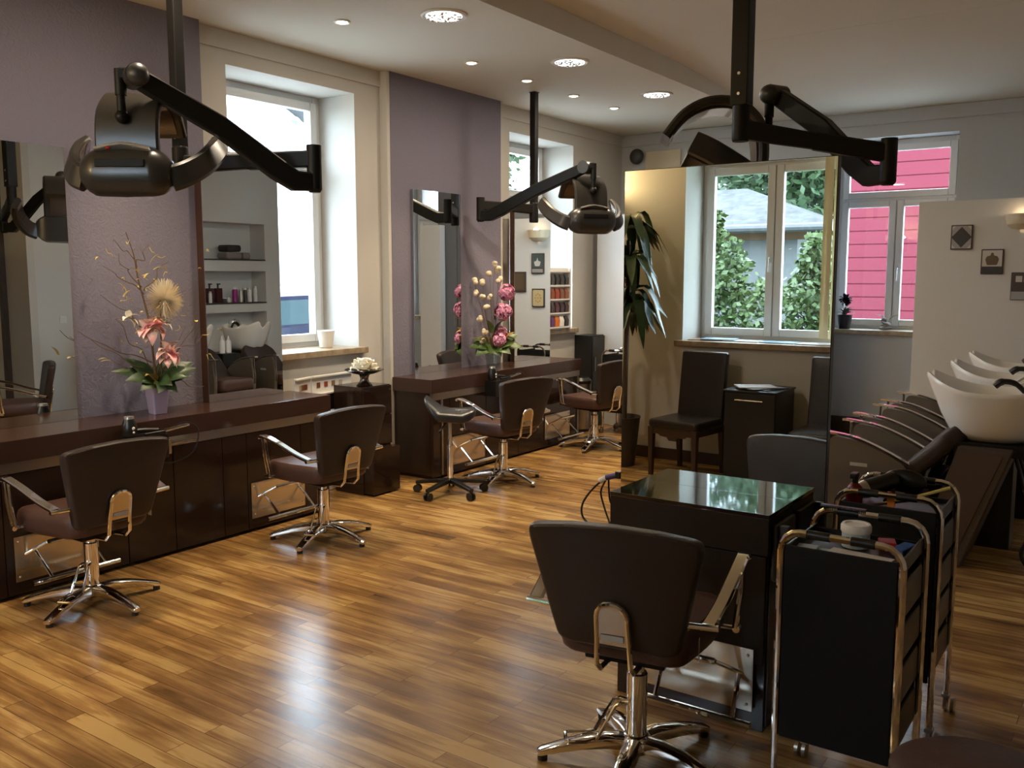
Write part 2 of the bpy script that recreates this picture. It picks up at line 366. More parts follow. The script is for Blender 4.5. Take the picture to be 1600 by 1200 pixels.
# ------------------------------------------------------------------ windows (local x = along wall, y = outward, z up)
def window(name, label, M, wd, z0, z1, zt, handle=True, depth=.38, sill=True, over=.06):
    root = thing(name, label, 'window', kind='structure'); root.matrix_world = M
    y = depth; f = .07
    b = BM()
    box(b, (0, y, z0), (f, y + .07, z1), .005); box(b, (wd - f, y, z0), (wd, y + .07, z1), .005)
    box(b, (f, y, z0), (wd - f, y + .07, z0 + f), .005); box(b, (f, y, z1 - f), (wd - f, y + .07, z1), .005)
    box(b, (f, y, zt - .03), (wd - f, y + .07, zt + .03), .005)
    box(b, (wd / 2 - .03, y, z0 + f), (wd / 2 + .03, y + .07, zt - .03), .005)
    obj('frame', b, M_PVC, root)
    def sash(x0, x1, za, zb, hx):
        s = .065; b = BM(); yy = y - .022
        box(b, (x0, yy, za), (x0 + s, yy + .06, zb), .008); box(b, (x1 - s, yy, za), (x1, yy + .06, zb), .008)
        box(b, (x0 + s, yy, za), (x1 - s, yy + .06, za + s), .008); box(b, (x0 + s, yy, zb - s), (x1 - s, yy + .06, zb), .008)
        so = obj('sash', b, M_PVC, root)
        b = BM(); box(b, (x0 + s - .004, yy + .028, za + s - .004), (x1 - s + .004, yy + .034, zb - s + .004)); obj('pane', b, M_GLASS, so)
        if hx is not None:
            zc = (za + zb) / 2 - .05; b = BM()
            box(b, (hx - .015, yy - .008, zc - .04), (hx + .015, yy, zc + .04), .004); cyl(b, (hx, yy - .005, zc), (hx, yy - .045, zc), .009, seg=10)
            tube(b, smooth_path([(hx, yy - .045, zc), (hx, yy - .05, zc - .03), (hx, yy - .048, zc - .12)], 4), .010, 8); obj('handle', b, M_PVC, so)
    sash(.045, wd / 2 - .004, z0 + .045, zt - .012, None)
    sash(wd / 2 + .004, wd - .045, z0 + .045, zt - .012, wd / 2 + .035)
    sash(.045, wd - .045, zt + .012, z1 - .045, None)
    if sill:
        b = BM(); box(b, (-over, -.05, z0 - .035), (wd + over, 0.0, z0 + .012), .006); box(b, (.001, -.002, z0 - .03), (wd - .001, y, z0 + .012), .0)
        obj('sill', b, M_STONE, root)
    return root
# left wall: local x -> +Y, local y -> -X
ML = lambda y0: Matrix(((0, -1, 0, XL), (1, 0, 0, y0), (0, 0, 1, 0), (0, 0, 0, 1)))
window('window_1', 'deep white window between the lilac wall sections', ML(W1[0]), W1[1] - W1[0], W1[2], W1[3], 2.40)
window('window_2', 'deep white window beyond the rear counter mirror', ML(W2[0]), W2[1] - W2[0], W2[2], W2[3], 2.40)
MBK = Matrix(((1, 0, 0, W3[0]), (0, 1, 0, YB), (0, 0, 1, 0), (0, 0, 0, 1)))
window('window_3', 'white window in back wall looking onto the pink house', MBK, W3[1] - W3[0], W3[2], W3[3], 2.36, depth=.25)
MFR = Matrix(((-1, 0, 0, W4[1]), (0, -1, 0, YF), (0, 0, 1, 0), (0, 0, 0, 1)))
window('window_4', 'white garden window reflected in the big mirror', MFR, W4[1] - W4[0], W4[2], W4[3], 2.54)

# ================================================================== LAMPS
def spot_light(name, parent, loc, energy, col, angle, blend=.6, radius=.03):
    l = bpy.data.lights.new(name, 'SPOT'); l.energy = energy; l.color = col; l.spot_size = math.radians(angle); l.spot_blend = blend; l.shadow_soft_size = radius
    o = bpy.data.objects.new(name, l); COL.objects.link(o); o.parent = parent; o.location = loc
    return o
SPOTS = [(-4.25, .2, 'by the front wall, out of the frame'), (-4.25, 1.55, 'above the near end of the front counter'), (-4.30, 3.12, 'above the vase with the pink blossoms'), (-4.24, 4.225, 'nearest to the camera in the photo'),
         (-4.24, 5.55, 'second nearest in the photo, before the hood pole'), (-4.25, 6.30, 'just left of the rear ceiling pole'), (-4.26, 7.05, 'just right of the rear ceiling pole'), (-4.25, 7.77, 'farthest back near the corner')]
for x, y, wh in SPOTS:
    t = thing('spot_downlight', 'small warm recessed ceiling spot ' + wh, 'downlight', (x, y, ZLOW), 0, 'recessed ceiling spots')
    b = BM(); lathe(b, [(.036, -.001), (.052, -.001), (.052, -.008), (.044, -.011), (.036, -.006)], 24); obj('trim_ring', b, M_WHITE, t)
    b = BM(); lathe(b, [(.001, -.004), (.034, -.004), (.034, -.008), (.02, -.014), (.001, -.018)], 20); obj('bulb', b, M_LAMP, t)
    spot_light('spot_light', t, (0, 0, -.03), SPOT_W, SPOT_COL, 76, .8)
for x, y, wh in ((-3.63, 5.95, 'the nearer one in view'), (-3.64, 7.42, 'the farther one in view'), (-3.63, 4.48, 'above the middle of the floor'), (-3.63, 2.6, 'above the front aisle')):
    t = thing('round_downlight', 'large round crystal ceiling lamp, ' + wh, 'ceiling lamp', (x, y, ZLOW), 0, 'large round crystal ceiling lamps')
    b = BM(); lathe(b, [(.112, -.001), (.142, -.001), (.142, -.008), (.130, -.014), (.112, -.008)], 32); obj('trim_ring', b, M_WHITE, t)
    b = BM(); lathe(b, [(.001, -.006), (.11, -.006), (.11, -.012), (.001, -.012)], 28); obj('diffuser', b, M_BIGLAMP, t)
    b = BM()
    for i in range(46):
        a = random.random() * 2 * PI; r = .105 * math.sqrt(random.random()); s = random.uniform(.006, .012)
        ball(b, (r * math.cos(a), r * math.sin(a), -.016), (s, s, .006), 6)
    obj('crystals', b, M_CHROME, t)['kind'] = 'stuff'
    l = bpy.data.lights.new('disc_light', 'AREA'); l.shape = 'DISK'; l.size = .2; l.energy = BIG_W; l.color = BIG_COL
    o = bpy.data.objects.new('disc_light', l); COL.objects.link(o); o.parent = t; o.location = (0, 0, -.03)
def sconce(x, y, z, label, e):
    t = thing('wall_lamp', label, 'wall lamp', (x, y, z), 0)
    b = BM(); lathe(b, [(.135, .055), (.135, .045), (.12, -.03), (.085, -.06), (.02, -.07), (.02, -.064), (.08, -.052), (.112, -.026), (.127, .045), (.127, .055)], 28)
    for v in list(b.verts):
        if v.co.y > 0.001: v.co.y = .0
    obj('shade', b, M_SCONCE, t)
    b = BM(); box(b, (-.05, -.012, -.06), (.05, 0, .04), .004); obj('wall_plate', b, M_WHITE, t)
    l = bpy.data.lights.new('bulb_light', 'POINT'); l.energy = e; l.color = (1, .72, .42); l.shadow_soft_size = .03
    o = bpy.data.objects.new('bulb_light', l); COL.objects.link(o); o.parent = t; o.location = (0, -.07, .05)
sconce(-.90, 8.70, 2.06, 'cream half bowl wall lamp on the partition behind the basins', 1.5)
sconce(-4.13, 8.62, 2.06, 'cream half bowl wall lamp on the partition near the rear counter', 2.0)
t = thing('wall_lamp', 'half bowl wall lamp on the wall by the tall plant', 'wall lamp', (-4.2, YF, 2.30), PI)
b = BM(); lathe(b, [(.135, .055), (.12, -.03), (.085, -.06), (.02, -.07), (.02, -.064), (.08, -.052), (.112, -.026), (.127, .055)], 28)
for v in list(b.verts):
    if v.co.y > 0.001: v.co.y = .0
obj('shade', b, M_SCONCE, t)
l = bpy.data.lights.new('bulb_light', 'POINT'); l.energy = 85; l.color = (1, .72, .36); l.shadow_soft_size = .04
o = bpy.data.objects.new('bulb_light', l); COL.objects.link(o); o.parent = t; o.location = (0, -.10, .08)

# ================================================================== COUNTERS
XF = -4.53; ZC = 0.80
def counter(name, label, y0, y1, seams, shelf_y, strips=()):
    t = thing(name, label, 'counter', (XF, (y0 + y1) / 2, 0), 0, 'wall counters')
    T = Matrix.Translation(-Vector(t.location)); 
    def P(n, b, m, par=t):
        bmesh.ops.transform(b, matrix=T, verts=b.verts[:]); return obj(n, b, m, par)
    b = BM(); box(b, (XP, y0, .69), (XF, y1, ZC), .004); P('worktop', b, M_BROWNTOP)
    b = BM(); box(b, (XF - .05, y0 + .02, .635), (XF - .006, y1 - .02, .69), .002); P('metal_rail', b, M_ALU)
    b = BM(); box(b, (XP, y0 + .02, .03), (XF - .035, y1 - .02, .69)); P('carcass', b, M_BROWN)
    b = BM(); box(b, (XP, y0 + .04, 0), (XF - .06, y1 - .04, .04)); P('plinth', b, M_BROWN)
    ys = [y0 + .02] + list(seams) + [y1 - .02]
    for a, c in zip(ys[:-1], ys[1:]):
        b = BM(); box(b, (XF - .035, a + .002, .02), (XF - .008, c - .002, .632), .003); P('front_panel', b, M_BROWN)
    for s in strips:
        b = BM(); box(b, (XF - .01, s - .008, .03), (XF + .004, s + .008, .632), .002); P('edge_strip', b, M_ALU)
    y = shelf_y
    b = BM(); box(b, (XF - .01, y, .60), (XF + .11, y + .24, .735), .006); so = P('tool_shelf', b, M_BLACK)
    b = BM(); box(b, (XF, y + .24, .615), (XF + .10, y + .262, .70), .003); box(b, (XF, y + .262, .66), (XF + .09, y + .44, .672), .003); P('shelf_plate', b, M_STEEL, so)
    return t
counter('front_counter', 'long dark brown counter in front of the near lilac wall', .9, 4.33, (1.5, 2.14, 2.47, 2.80, 3.10, 3.44, 3.62, 4.06), 2.76)
counter('rear_counter', 'dark brown counter in front of the far lilac wall', 5.40, 7.68, (5.52, 5.63, 6.12, 6.6, 7.02, 7.5), 6.10, (5.525, 7.62))

# footrests: a steel plate on the panel with a bent bar frame in front
def footrest(x, y, rot, label):
    t = thing('footrest', label, 'footrest', (x, y, .2), rot, 'chrome footrests')
    b = BM(); box(b, (-.22, 0, -.115), (.22, .006, .115), .002); obj('back_plate', b, M_STEEL, t)
    b = BM(); tube(b, [(-.26, .13, -.10), (.20, .13, -.10)], .012, 10)
    for s in (-.17, .12): tube(b, [(s, .004, .03), (s - .02, .12, -.095)], .009, 8)
    obj('lower_bar', b, M_CHROME, t)
    b = BM(); tube(b, [(-.12, .11, .085), (.11, .11, .085)], .011, 10)
    for s in (-.12, .11): tube(b, [(s, .11, .085), (s * 1.5, .004, .02)], .008, 8)
    obj('upper_bar', b, M_CHROME, t)
    b = BM()
    for s in (-.2, .2): 
        for z in (-.09, .09): ball(b, (s, .007, z), .006, 8)
    obj('screws', b, M_CHROME, t)
    return t
fr = footrest(XF - .006, 2.40, -PI / 2, 'chrome footrest under the front counter before the first chair')
for y, lb in ((3.86, 'chrome footrest under the front counter beside the second chair'), (5.87, 'chrome footrest under the rear counter behind the saddle stool'), (7.25, 'chrome footrest at the far end of the rear counter')):
    dup(fr, (XF - .006, y, .2), -PI / 2, lb)

# ------------------------------------------------------------------ wall mirrors
def wall_mirror(y0, y1, z1, xg, label, edge):
    t = thing('wall_mirror', label, 'mirror', (XP, (y0 + y1) / 2, ZC), 0, 'tall wall mirrors')
    h = (y1 - y0) / 2; d = xg - XP
    b = BM(); box(b, (0, -h, .001), (d - .004, h, z1 - ZC), .001); obj('backing', b, edge, t)
    b = BM(); box(b, (d - .004, -h, .001), (d, h, z1 - ZC)); obj('glass', b, M_MIRROR, t)
M_EDGE = mat('mirror_edge_brown', (0.075, 0.035, 0.022), 0.35)
M_EDGEG = mat('mirror_edge_grey', (0.16, 0.16, 0.19), 0.3)
wall_mirror(2.04, 2.765, 2.30, -4.92, 'tall mirror at far left edge reflecting the pale side wall', M_EDGEG)
wall_mirror(3.61, 4.215, 2.30, -4.872, 'tall mirror reflecting the shelf niches and wash basins', M_EDGE)
wall_mirror(5.645, 6.26, 2.30, -4.91, 'tall mirror on the far lilac wall left of the hydrangeas', M_EDGEG)
wall_mirror(7.045, 7.665, 2.20, -4.885, 'tall mirror right of the hydrangeas reflecting tile pictures', M_EDGE)

# ------------------------------------------------------------------ free standing double station with the big mirror
MY = 3.22
t = thing('station_mirror', 'big free standing mirror reflecting the garden window', 'mirror', (-1.295, MY, 0))
b = BM(); box(b, (-.405, -.016, .02), (.405, .016, 2.007), .001); obj('panel', b, mat('panel_edge_black', (.012, .010, .009), .4), t)
for s in (-1, 1):
    b = BM(); box(b, (-.403, s * .016, .03), (.403, s * .020, 2.004)); obj('glass', b, M_MIRROR, t)
M_GLOSS = mat('glossy_dark_laminate', (0.020, 0.012, 0.010), 0.045, spec=0.7, coat=0.6)
def station(s, label):
    t = thing('station_table', label, 'table', (-1.305, MY + s * .0205, 0), 0 if s < 0 else PI)
    b = BM(); box(b, (-.305, -.25, .785), (.305, -.0, ZC), .001); obj('tabletop', b, M_GLOSS, t)
    b = BM(); box(b, (-.304, -.249, .655), (.304, -.001, .785), .002); obj('apron', b, mat('apron_brown', (.018, .011, .009), .42, spec=.3), t)
    b = BM(); box(b, (-.29, -.20, .0), (.29, -.001, .655), .003); obj('body', b, M_BROWN, t)
    b = BM(); box(b, (-.285, -.212, .25), (.285, -.20, .64), .003); obj('front_panel', b, mat('apron_brown', (.018, .011, .009), .42, spec=.3), t)
    b = BM(); box(b, (.29, -.19, .02), (.298, -.03, .60), .002); obj('side_plate', b, mat('blue_grey_panel', (.045, .048, .06), .25), t)
    b = BM(); box(b, (.305, -.22, .56), (.325, -.02, .76), .008); box(b, (.325, -.21, .56), (.36, -.19, .76), .006); obj('tool_holder', b, M_DGREY, t)
station(-1, 'glossy dark table below the big mirror, window mirrored in its top')
station(1, 'dark table on the back side of the big mirror')
dup(fr, (-1.27, MY - .234, .19), PI, 'chrome footrest under the table of the big mirror')

# ================================================================== STYLING CHAIRS
def styling_chair(label):
    t = thing('styling_chair', label, 'chair', (0, 0, 0), 0, 'brown styling chairs')
    # backrest: wide at the top, narrow below, leaning back
    def fb(u, v, w): return (u, -.205 - .20 * (v - .44) - w + .35 * u * u * 0.55, v)
    top = [(.285 * math.sin(a * PI / 2 / 6 - 0) if False else .285 * k / 6, .845 - .03 * (k / 6) ** 2) for k in range(6, -7, -1) for a in (0,)]
    out = round_poly([(-.19, .44), (.19, .44), (.205, .50), (.272, .80), (.26, .824), (.14, .84), (0, .846), (-.14, .84), (-.26, .824), (-.272, .80), (-.205, .50)], [.05, .05, .03, .03, .03, .02, .02, .02, .03, .03, .03], 4)
    b = BM(); pad(b, out, .06, fb, .08, .05); obj('backrest', b, M_LEATHER, t)
    # seat
    so = round_poly([(-.20, -.20), (.20, -.20), (.245, .05), (.235, .27), (-.235, .27), (-.245, .05)], [.06, .06, .1, .09, .09, .1], 5)
    b = BM(); pad(b, so, .10, lambda u, v, w: (u, v, .445 + w + (.10 * (u * u) if w > 0 else 0) - (.05 * max(0, v - .17) if True else 0)), .14, .06); obj('seat', b, M_SEATL, t)
    b = BM(); box(b, (-.13, -.15, .365), (.13, .15, .392), .006); cyl(b, (0, 0, .345), (0, 0, .37), .05); obj('seat_plate', b, M_BLACKM, t)
    for s in (-1, 1):
        p = smooth_path([(s * .275, -.205, .555), (s * .287, -.10, .585), (s * .297, .03, .632), (s * .30, .14, .660), (s * .30, .180, .662), (s * .30, .196, .652)], 6)
        b = BM(); ribbon(b, p, .043, .019, (1, 0, 0), .55); a = obj('armrest', b, M_CHROME, t)
        b = BM(); cyl(b, (s * .19, -.212, .548), (s * .303, -.208, .552), .010, seg=10); obj('arm_bracket', b, M_CHROME, a)
        b = BM()
        for dy in (.155, .182): tube(b, [(s * .30, dy, .66), (s * .298, dy - .012, .55), (s * .285, dy - .025, .43)], .0085, 8)
        cyl(b, (s * .29, .13, .425), (s * .29, .165, .425), .012, seg=10); cyl(b, (s * .20, .145, .425), (s * .29, .145, .425), .008, seg=8)
        obj('arm_support', b, M_CHROME, a)
    # steel loop on the back
    yb = lambda z: -.240 - .20 * (z - .44)
    def lp(z, o=0): return yb(z) - .012 - o
    pts = [(-.052, -.10, .365), (-.052, -.22, .372), (-.054, lp(.41) - .005, .40)]
    pts += [(-.05, lp(.48), .48), (-.048, lp(.55), .55)] + [(-.048 * math.cos(k * PI / 8), lp(.56 + .045 * math.sin(k * PI / 8)), .56 + .045 * math.sin(k * PI / 8)) for k in range(0, 9)]
    pts += [(.048, lp(.55), .55), (.05, lp(.48), .48), (.054, lp(.41) - .005, .40), (.052, -.22, .372), (.052, -.10, .365)]
    b = BM(); tube(b, pts, .0085, 8); lo = obj('back_loop', b, M_CHROME, t)
    pl = [(-.044, .468), (.044, .468), (.043, .56)] + [(.043 * math.cos(k * PI / 8), .56 + .04 * math.sin(k * PI / 8)) for k in range(1, 8)] + [(-.043, .56)]
    b = BM(); skin(b, [[(u, lp(z) - d, z) for u, z in pl] for d in (-.006, .003)]); obj('loop_plate', b, M_STEEL, lo)
    b = BM(); box(b, (-.036, 0, -.010), (.036, .0015, .010)); l_ = obj('label', b, mat('label_grey', (.45, .43, .40), .5), lo); l_.location = (0, lp(.492) - .0065, .492); l_.rotation_euler = (math.radians(11), 0, 0)
    b = BM(); box(b, (0, -.022, -.035), (.0015, .0, .035)); l_ = obj('fabric_tag', b, mat('label_grey', (.45, .43, .40), .5), t); l_.location = (.232, -.135, .452); l_.rotation_euler = (0, 0, .15)
    # column, pump lever and star foot
    b = BM(); lathe(b, [(.024, .41), (.024, .30)], 20); lathe(b, [(.030, .315), (.034, .31), (.034, .075), (.030, .07)], 24); obj('column', b, M_CHROME, t)
    b = BM(); p = [(.033, .02, .215), (.055, .03, .22), (.075, .034, .21), (.135, .038, .10), (.17, .042, .09), (.225, .042, .09), (.235, .03, .09), (.235, -.02, .09), (.225, -.03, .09), (.17, -.03, .09), (.135, -.024, .10), (.075, -.016, .21), (.055, -.01, .22), (.033, -.005, .215)]
    R = Matrix.Rotation(math.radians(205), 3, 'Z'); tube(b, [R @ Vector(q) for q in p], .006, 8); obj('pump_lever', b, M_CHROME, t)
    b = BM(); lathe(b, [(.048, .045), (.058, .06), (.055, .085), (.042, .10), (.030, .105)], 24); obj('hub', b, M_CHROME, t)
    for k in range(5):
        a = math.radians(130 + 72 * k); d = Vector((math.cos(a), math.sin(a), 0)); s = Vector((-math.sin(a), math.cos(a), 0))
        b = BM(); rings = []
        for r, z, wd, th in ((.035, .072, .062, .052), (.10, .074, .062, .050), (.18, .064, .056, .044), (.26, .045, .050, .034), (.315, .030, .044, .026), (.328, .026, .034, .018)):
            c = d * r + Vector((0, 0, z)); ring = []
            for q in range(12):
                an = 2 * PI * q / 12; cx = math.copysign(abs(math.cos(an)) ** .6, math.cos(an)); cz = math.copysign(abs(math.sin(an)) ** .6, math.sin(an))
                ring.append(c + s * (wd / 2 * cx) + Vector((0, 0, th / 2 * cz)))
            rings.append(ring)
        skin(b, rings); lg = obj('leg', b, M_CHROME, t)
        b = BM(); cyl(b, d * .31 + Vector((0, 0, 0.001)), d * .31 + Vector((0, 0, .02)), .017, seg=12); obj('foot', b, M_BLACK, lg)
    return t
ch = styling_chair('brown styling chair seen from behind, nearest to the camera before the big mirror')
ch.location = (-1.295, 2.575, 0); ch.rotation_euler = (0, 0, math.radians(10))
dup(ch, (-4.165, 2.365, 0), math.radians(91), 'brown styling chair farthest left, at the near end of the front counter')
dup(ch, (-4.06, 3.80, 0), math.radians(88), 'brown styling chair in front of the basin-reflecting mirror, second along the front counter')
dup(ch, (-4.075, 5.72, 0), math.radians(78), 'brown styling chair right behind the black saddle stool')
dup(ch, (-4.20, 7.37, 0), math.radians(80), 'brown styling chair farthest away, cut off by the big mirror')
dup(ch, (-1.64, 4.06, 0), math.radians(203), 'brown styling chair behind the big mirror, seen in the far left mirror')

for part in ch.children:      # the nearest chair is pumped up a little higher than the others
    if part.name.split('.')[0] in ('backrest', 'seat', 'seat_plate', 'armrest', 'back_loop', 'fabric_tag'): part.location.z += .032

# ================================================================== SADDLE STOOL AND CABINET
t = thing('saddle_stool', 'black saddle stool on castors before the rear counter', 'stool', (-4.146, 5.145, 0), math.radians(35))
def fs(u, v, w):
    up = 1.15 * max(0, -u - .03) ** 1.35 + .22 * max(0, u - .06) ** 1.3
    return (u - .10 * max(0, -u - .06), v * (1 - .9 * max(0, u)), .60 + up * 1.5 - 1.6 * v * v * (1 if u < .02 else .8) + w)
so = rrect(-.17, .19, -.155, .155, .09, 6)
b = BM(); pad(b, so, .06, fs, .25, .08); obj('seat', b, mat('black_leatherette', (.02, .02, .022), .28, spec=.5), t)
b = BM(); lathe(b, [(.013, .56), (.013, .36)], 16); lathe(b, [(.022, .37), (.022, .10)], 18); obj('column', b, M_CHROME, t)
b = BM(); tube(b, smooth_path([(.0, 0, .555), (-.03, -.1, .54), (-.06, -.19, .50)], 4), .006, 8); ball(b, (-.06, -.19, .50), .012, 8); obj('height_lever', b, M_BLACKM, t)
for k in range(5):
    a = math.radians(72 * k + 20); d = Vector((math.cos(a), math.sin(a), 0)); s = Vector((-d.y, d.x, 0))
    b = BM(); ribbon(b, [d * .01 + Vector((0, 0, .105)), d * .12 + Vector((0, 0, .095)), d * .27 + Vector((0, 0, .075))], [.05, .042, .032], [.032, .028, .022], tuple(s)); lg = obj('leg', b, M_BLACK, t)
    b = BM(); c = d * .26 + Vector((0, 0, .03))
    for q in (-1, 1): cyl(b, c + s * (q * .008), c + s * (q * .022), .029, seg=18)
    cyl(b, d * .26 + Vector((0, 0, .03)), d * .26 + Vector((0, 0, .07)), .009, seg=8); obj('castor', b, M_BLACK, lg)

t = thing('drawer_cabinet', 'dark brown cabinet with pulled out bottom box beside the window', 'cabinet', (-4.79, 4.89, 0))
b = BM(); box(b, (-.135, -.15, .0), (.155, .15, .80), .003); obj('body', b, M_BROWN, t)
for z0, z1 in ((.355, .575), (.58, .795)):
    b = BM(); box(b, (.155, -.148, z0), (.17, .148, z1), .002); d_ = obj('drawer', b, M_BROWN, t)
b = BM(); box(b, (.0, -.142, .012), (.25, .142, .345), .003); obj('pulled_drawer', b, M_BROWN, t)
b = BM(); cyl(b, (.17, .12, .765), (.178, .12, .765), .007, seg=12); obj('lock', b, M_CHROME, t)

# pedestal bowl with the white flower
t = thing('pedestal_bowl', 'dark silver pedestal bowl on the dark cabinet by the window', 'bowl', (-4.715, 4.85, ZC))
b = BM(); lathe(b, [(.001, .001), (.058, .001), (.060, .006), (.048, .018), (.036, .03), (.030, .05), (.034, .07), (.042, .082), (.10, .095), (.135, .112), (.145, .118), (.143, .122), (.10, .106), (.04, .094), (.001, .092)], 32); obj('bowl_body', b, M_COPPER, t)
b = BM()
for rr, n, zz, ln, up in ((.095, 9, .118, .075, .010), (.07, 8, .128, .07, .03), (.045, 7, .138, .06, .048), (.02, 5, .146, .045, .055)):
    for k in range(n):
        a = 2 * PI * k / n + rr * 9; d = Vector((math.cos(a), math.sin(a), 0)); s = Vector((-d.y, d.x, 0)); V = []
        for i in range(5):
            f = i / 4; row = []
            for j in range(5):
                g = (j - 2) / 2; wv = .05 * math.sin(PI * (.18 + .72 * f)) * (1 if rr > .03 else .7)
                row.append(d * (rr * .35 + ln * f) + s * (g * wv) + Vector((0, 0, zz - .006 + up * math.sin(f * PI * .62) + .012 * g * g * f + .004 * math.sin(9 * g + k))))
            V.append(row)
        skin(b, V, cap=False, closed_ring=False)
        skin(b, [[p + Vector((0, 0, -.004)) for p in r] for r in V], cap=False, closed_ring=False)
ball(b, (0, 0, .15), (.03, .03, .03), 10)
single('white_flower', b, M_WPETAL, 'big white blossom lying in the silver pedestal bowl', 'flower', (-4.715, 4.85, ZC + .0015))

# white plant pot on the window sill
b = BM(); lathe(b, [(.001, .001), (.046, .001), (.050, .006), (.066, .125), (.069, .13), (.066, .133), (.060, .128), (.047, .02), (.001, .018)], 28)
single('plant_pot', b, M_CERAMIC, 'empty white pot on the sill of the near left window', 'pot', (-5.16, 4.90, 1.057))
# hinged white display boards with small photos
t = thing('display_board', 'folding white display board with rows of small brown photos', 'display', (-4.955, 4.55, 0))
M_PH = [mat('photo_brown', (.16, .05, .02), .5), mat('photo_red', (.28, .06, .03), .5), mat('photo_tan', (.25, .14, .07), .5), mat('photo_pale', (.45, .38, .30), .5)]
for ang, ln in ((math.radians(94), .44), (math.radians(-76), .205)):
    d = Vector((math.cos(ang), math.sin(ang), 0)); n = Vector((math.sin(ang), -math.cos(ang), 0))
    if n.x < 0: n = -n
    R = Matrix((( d.x, n.x, 0, 0), (d.y, n.y, 0, 0), (0, 0, 1, 0), (0, 0, 0, 1)))
    b = BM(); box(b, (.005, -.012, .002), (ln, .0, .88), .003, M=R)
    for z in (.865, .735, .60): box(b, (.005, 0, z), (ln, .018, z + .014), .003, M=R)
    bo = obj('board', b, M_WHITE, t)
    for r_, z in enumerate((.79, .655)):
        for k in range(4):
            b = BM(); x = .055 + k * (ln - .2) / 4 + .02 * k; box(b, (x, 0.0005, z), (x + .035, .003, z + .038), M=R); obj('photo', b, M_PH[(k + r_) % 4], bo)
    b = BM(); box(b, (.03, .0005, .615), (ln - .02, .012, .73), .003, M=R); obj('dark_panel', b, M_BLACK, bo)

# ================================================================== HAIR DRYERS ON THE COUNTER SHELVES
def hair_dryer(loc, rot, label):
    t = thing('hair_dryer', label, 'hair dryer', loc, rot, 'black hair dryers')
    b = BM(); lathe(b, [(.020, .002), (.034, .004), (.040, .03), (.040, .055), (.033, .085), (.026, .10), (.024, .112), (.018, .112)], 24); obj('barrel', b, M_BLACK, t)
    b = BM(); lathe(b, [(.0245, .098), (.026, .10), (.0248, .113), (.019, .113)], 24); obj('nozzle_ring', b, M_SILVER, t)
    b = BM(); ribbon(b, smooth_path([(0, .03, .03), (0, .09, .026), (0, .15, .018), (0, .17, .016)], 4), .030, .024, (1, 0, 0), .6); obj('handle', b, M_BLACK, t)
    b = BM(); ball(b, (.038, 0, .05), (.006, .010, .010), 8); ball(b, (.040, 0, .028), (.005, .007, .007), 8); obj('buttons', b, M_WHITE, t)
    b = BM(); tube(b, smooth_path([(0, .17, .016), (.03, .22, .02), (.075, .30, .05), (.10, .36, .0), (.09, .33, -.12), (.06, .22, -.17), (.02, .12, -.15)], 8), .004, 8); obj('cord', b, M_BLACK, t)
    return t
hd = hair_dryer((XF + .05, 2.80, .736), 0.0, 'black hair dryer standing on the shelf of the front counter')
dup(hd, (XF + .05, 6.13, .736), 0.0, 'black hair dryer standing on the shelf of the rear counter')
# curling iron lying next to each dryer
def curler(loc, rot, label):
    t = thing('curling_iron', label, 'curling iron', loc, rot, 'curling irons')
    b = BM(); cyl(b, (0, 0, .009), (.0, .12, .012), .008, .009, 12); obj('handle', b, M_BLACK, t)
    b = BM(); cyl(b, (0, .12, .012), (0, .27, .03), .006, seg=12); obj('rod', b, M_CHROME, t)
    b = BM(); ribbon(b, [(0, .11, .026), (0, .18, .030), (0, .26, .038)], .012, .003, (1, 0, 0)); obj('clip', b, M_CHROME, t)
    return t
ci = curler((XF + .095, 2.86, .736), math.radians(-4), 'black and chrome curling iron on the front counter shelf')
dup(ci, (XF + .095, 6.19, .736), math.radians(-4), 'black and chrome curling iron on the rear counter shelf')

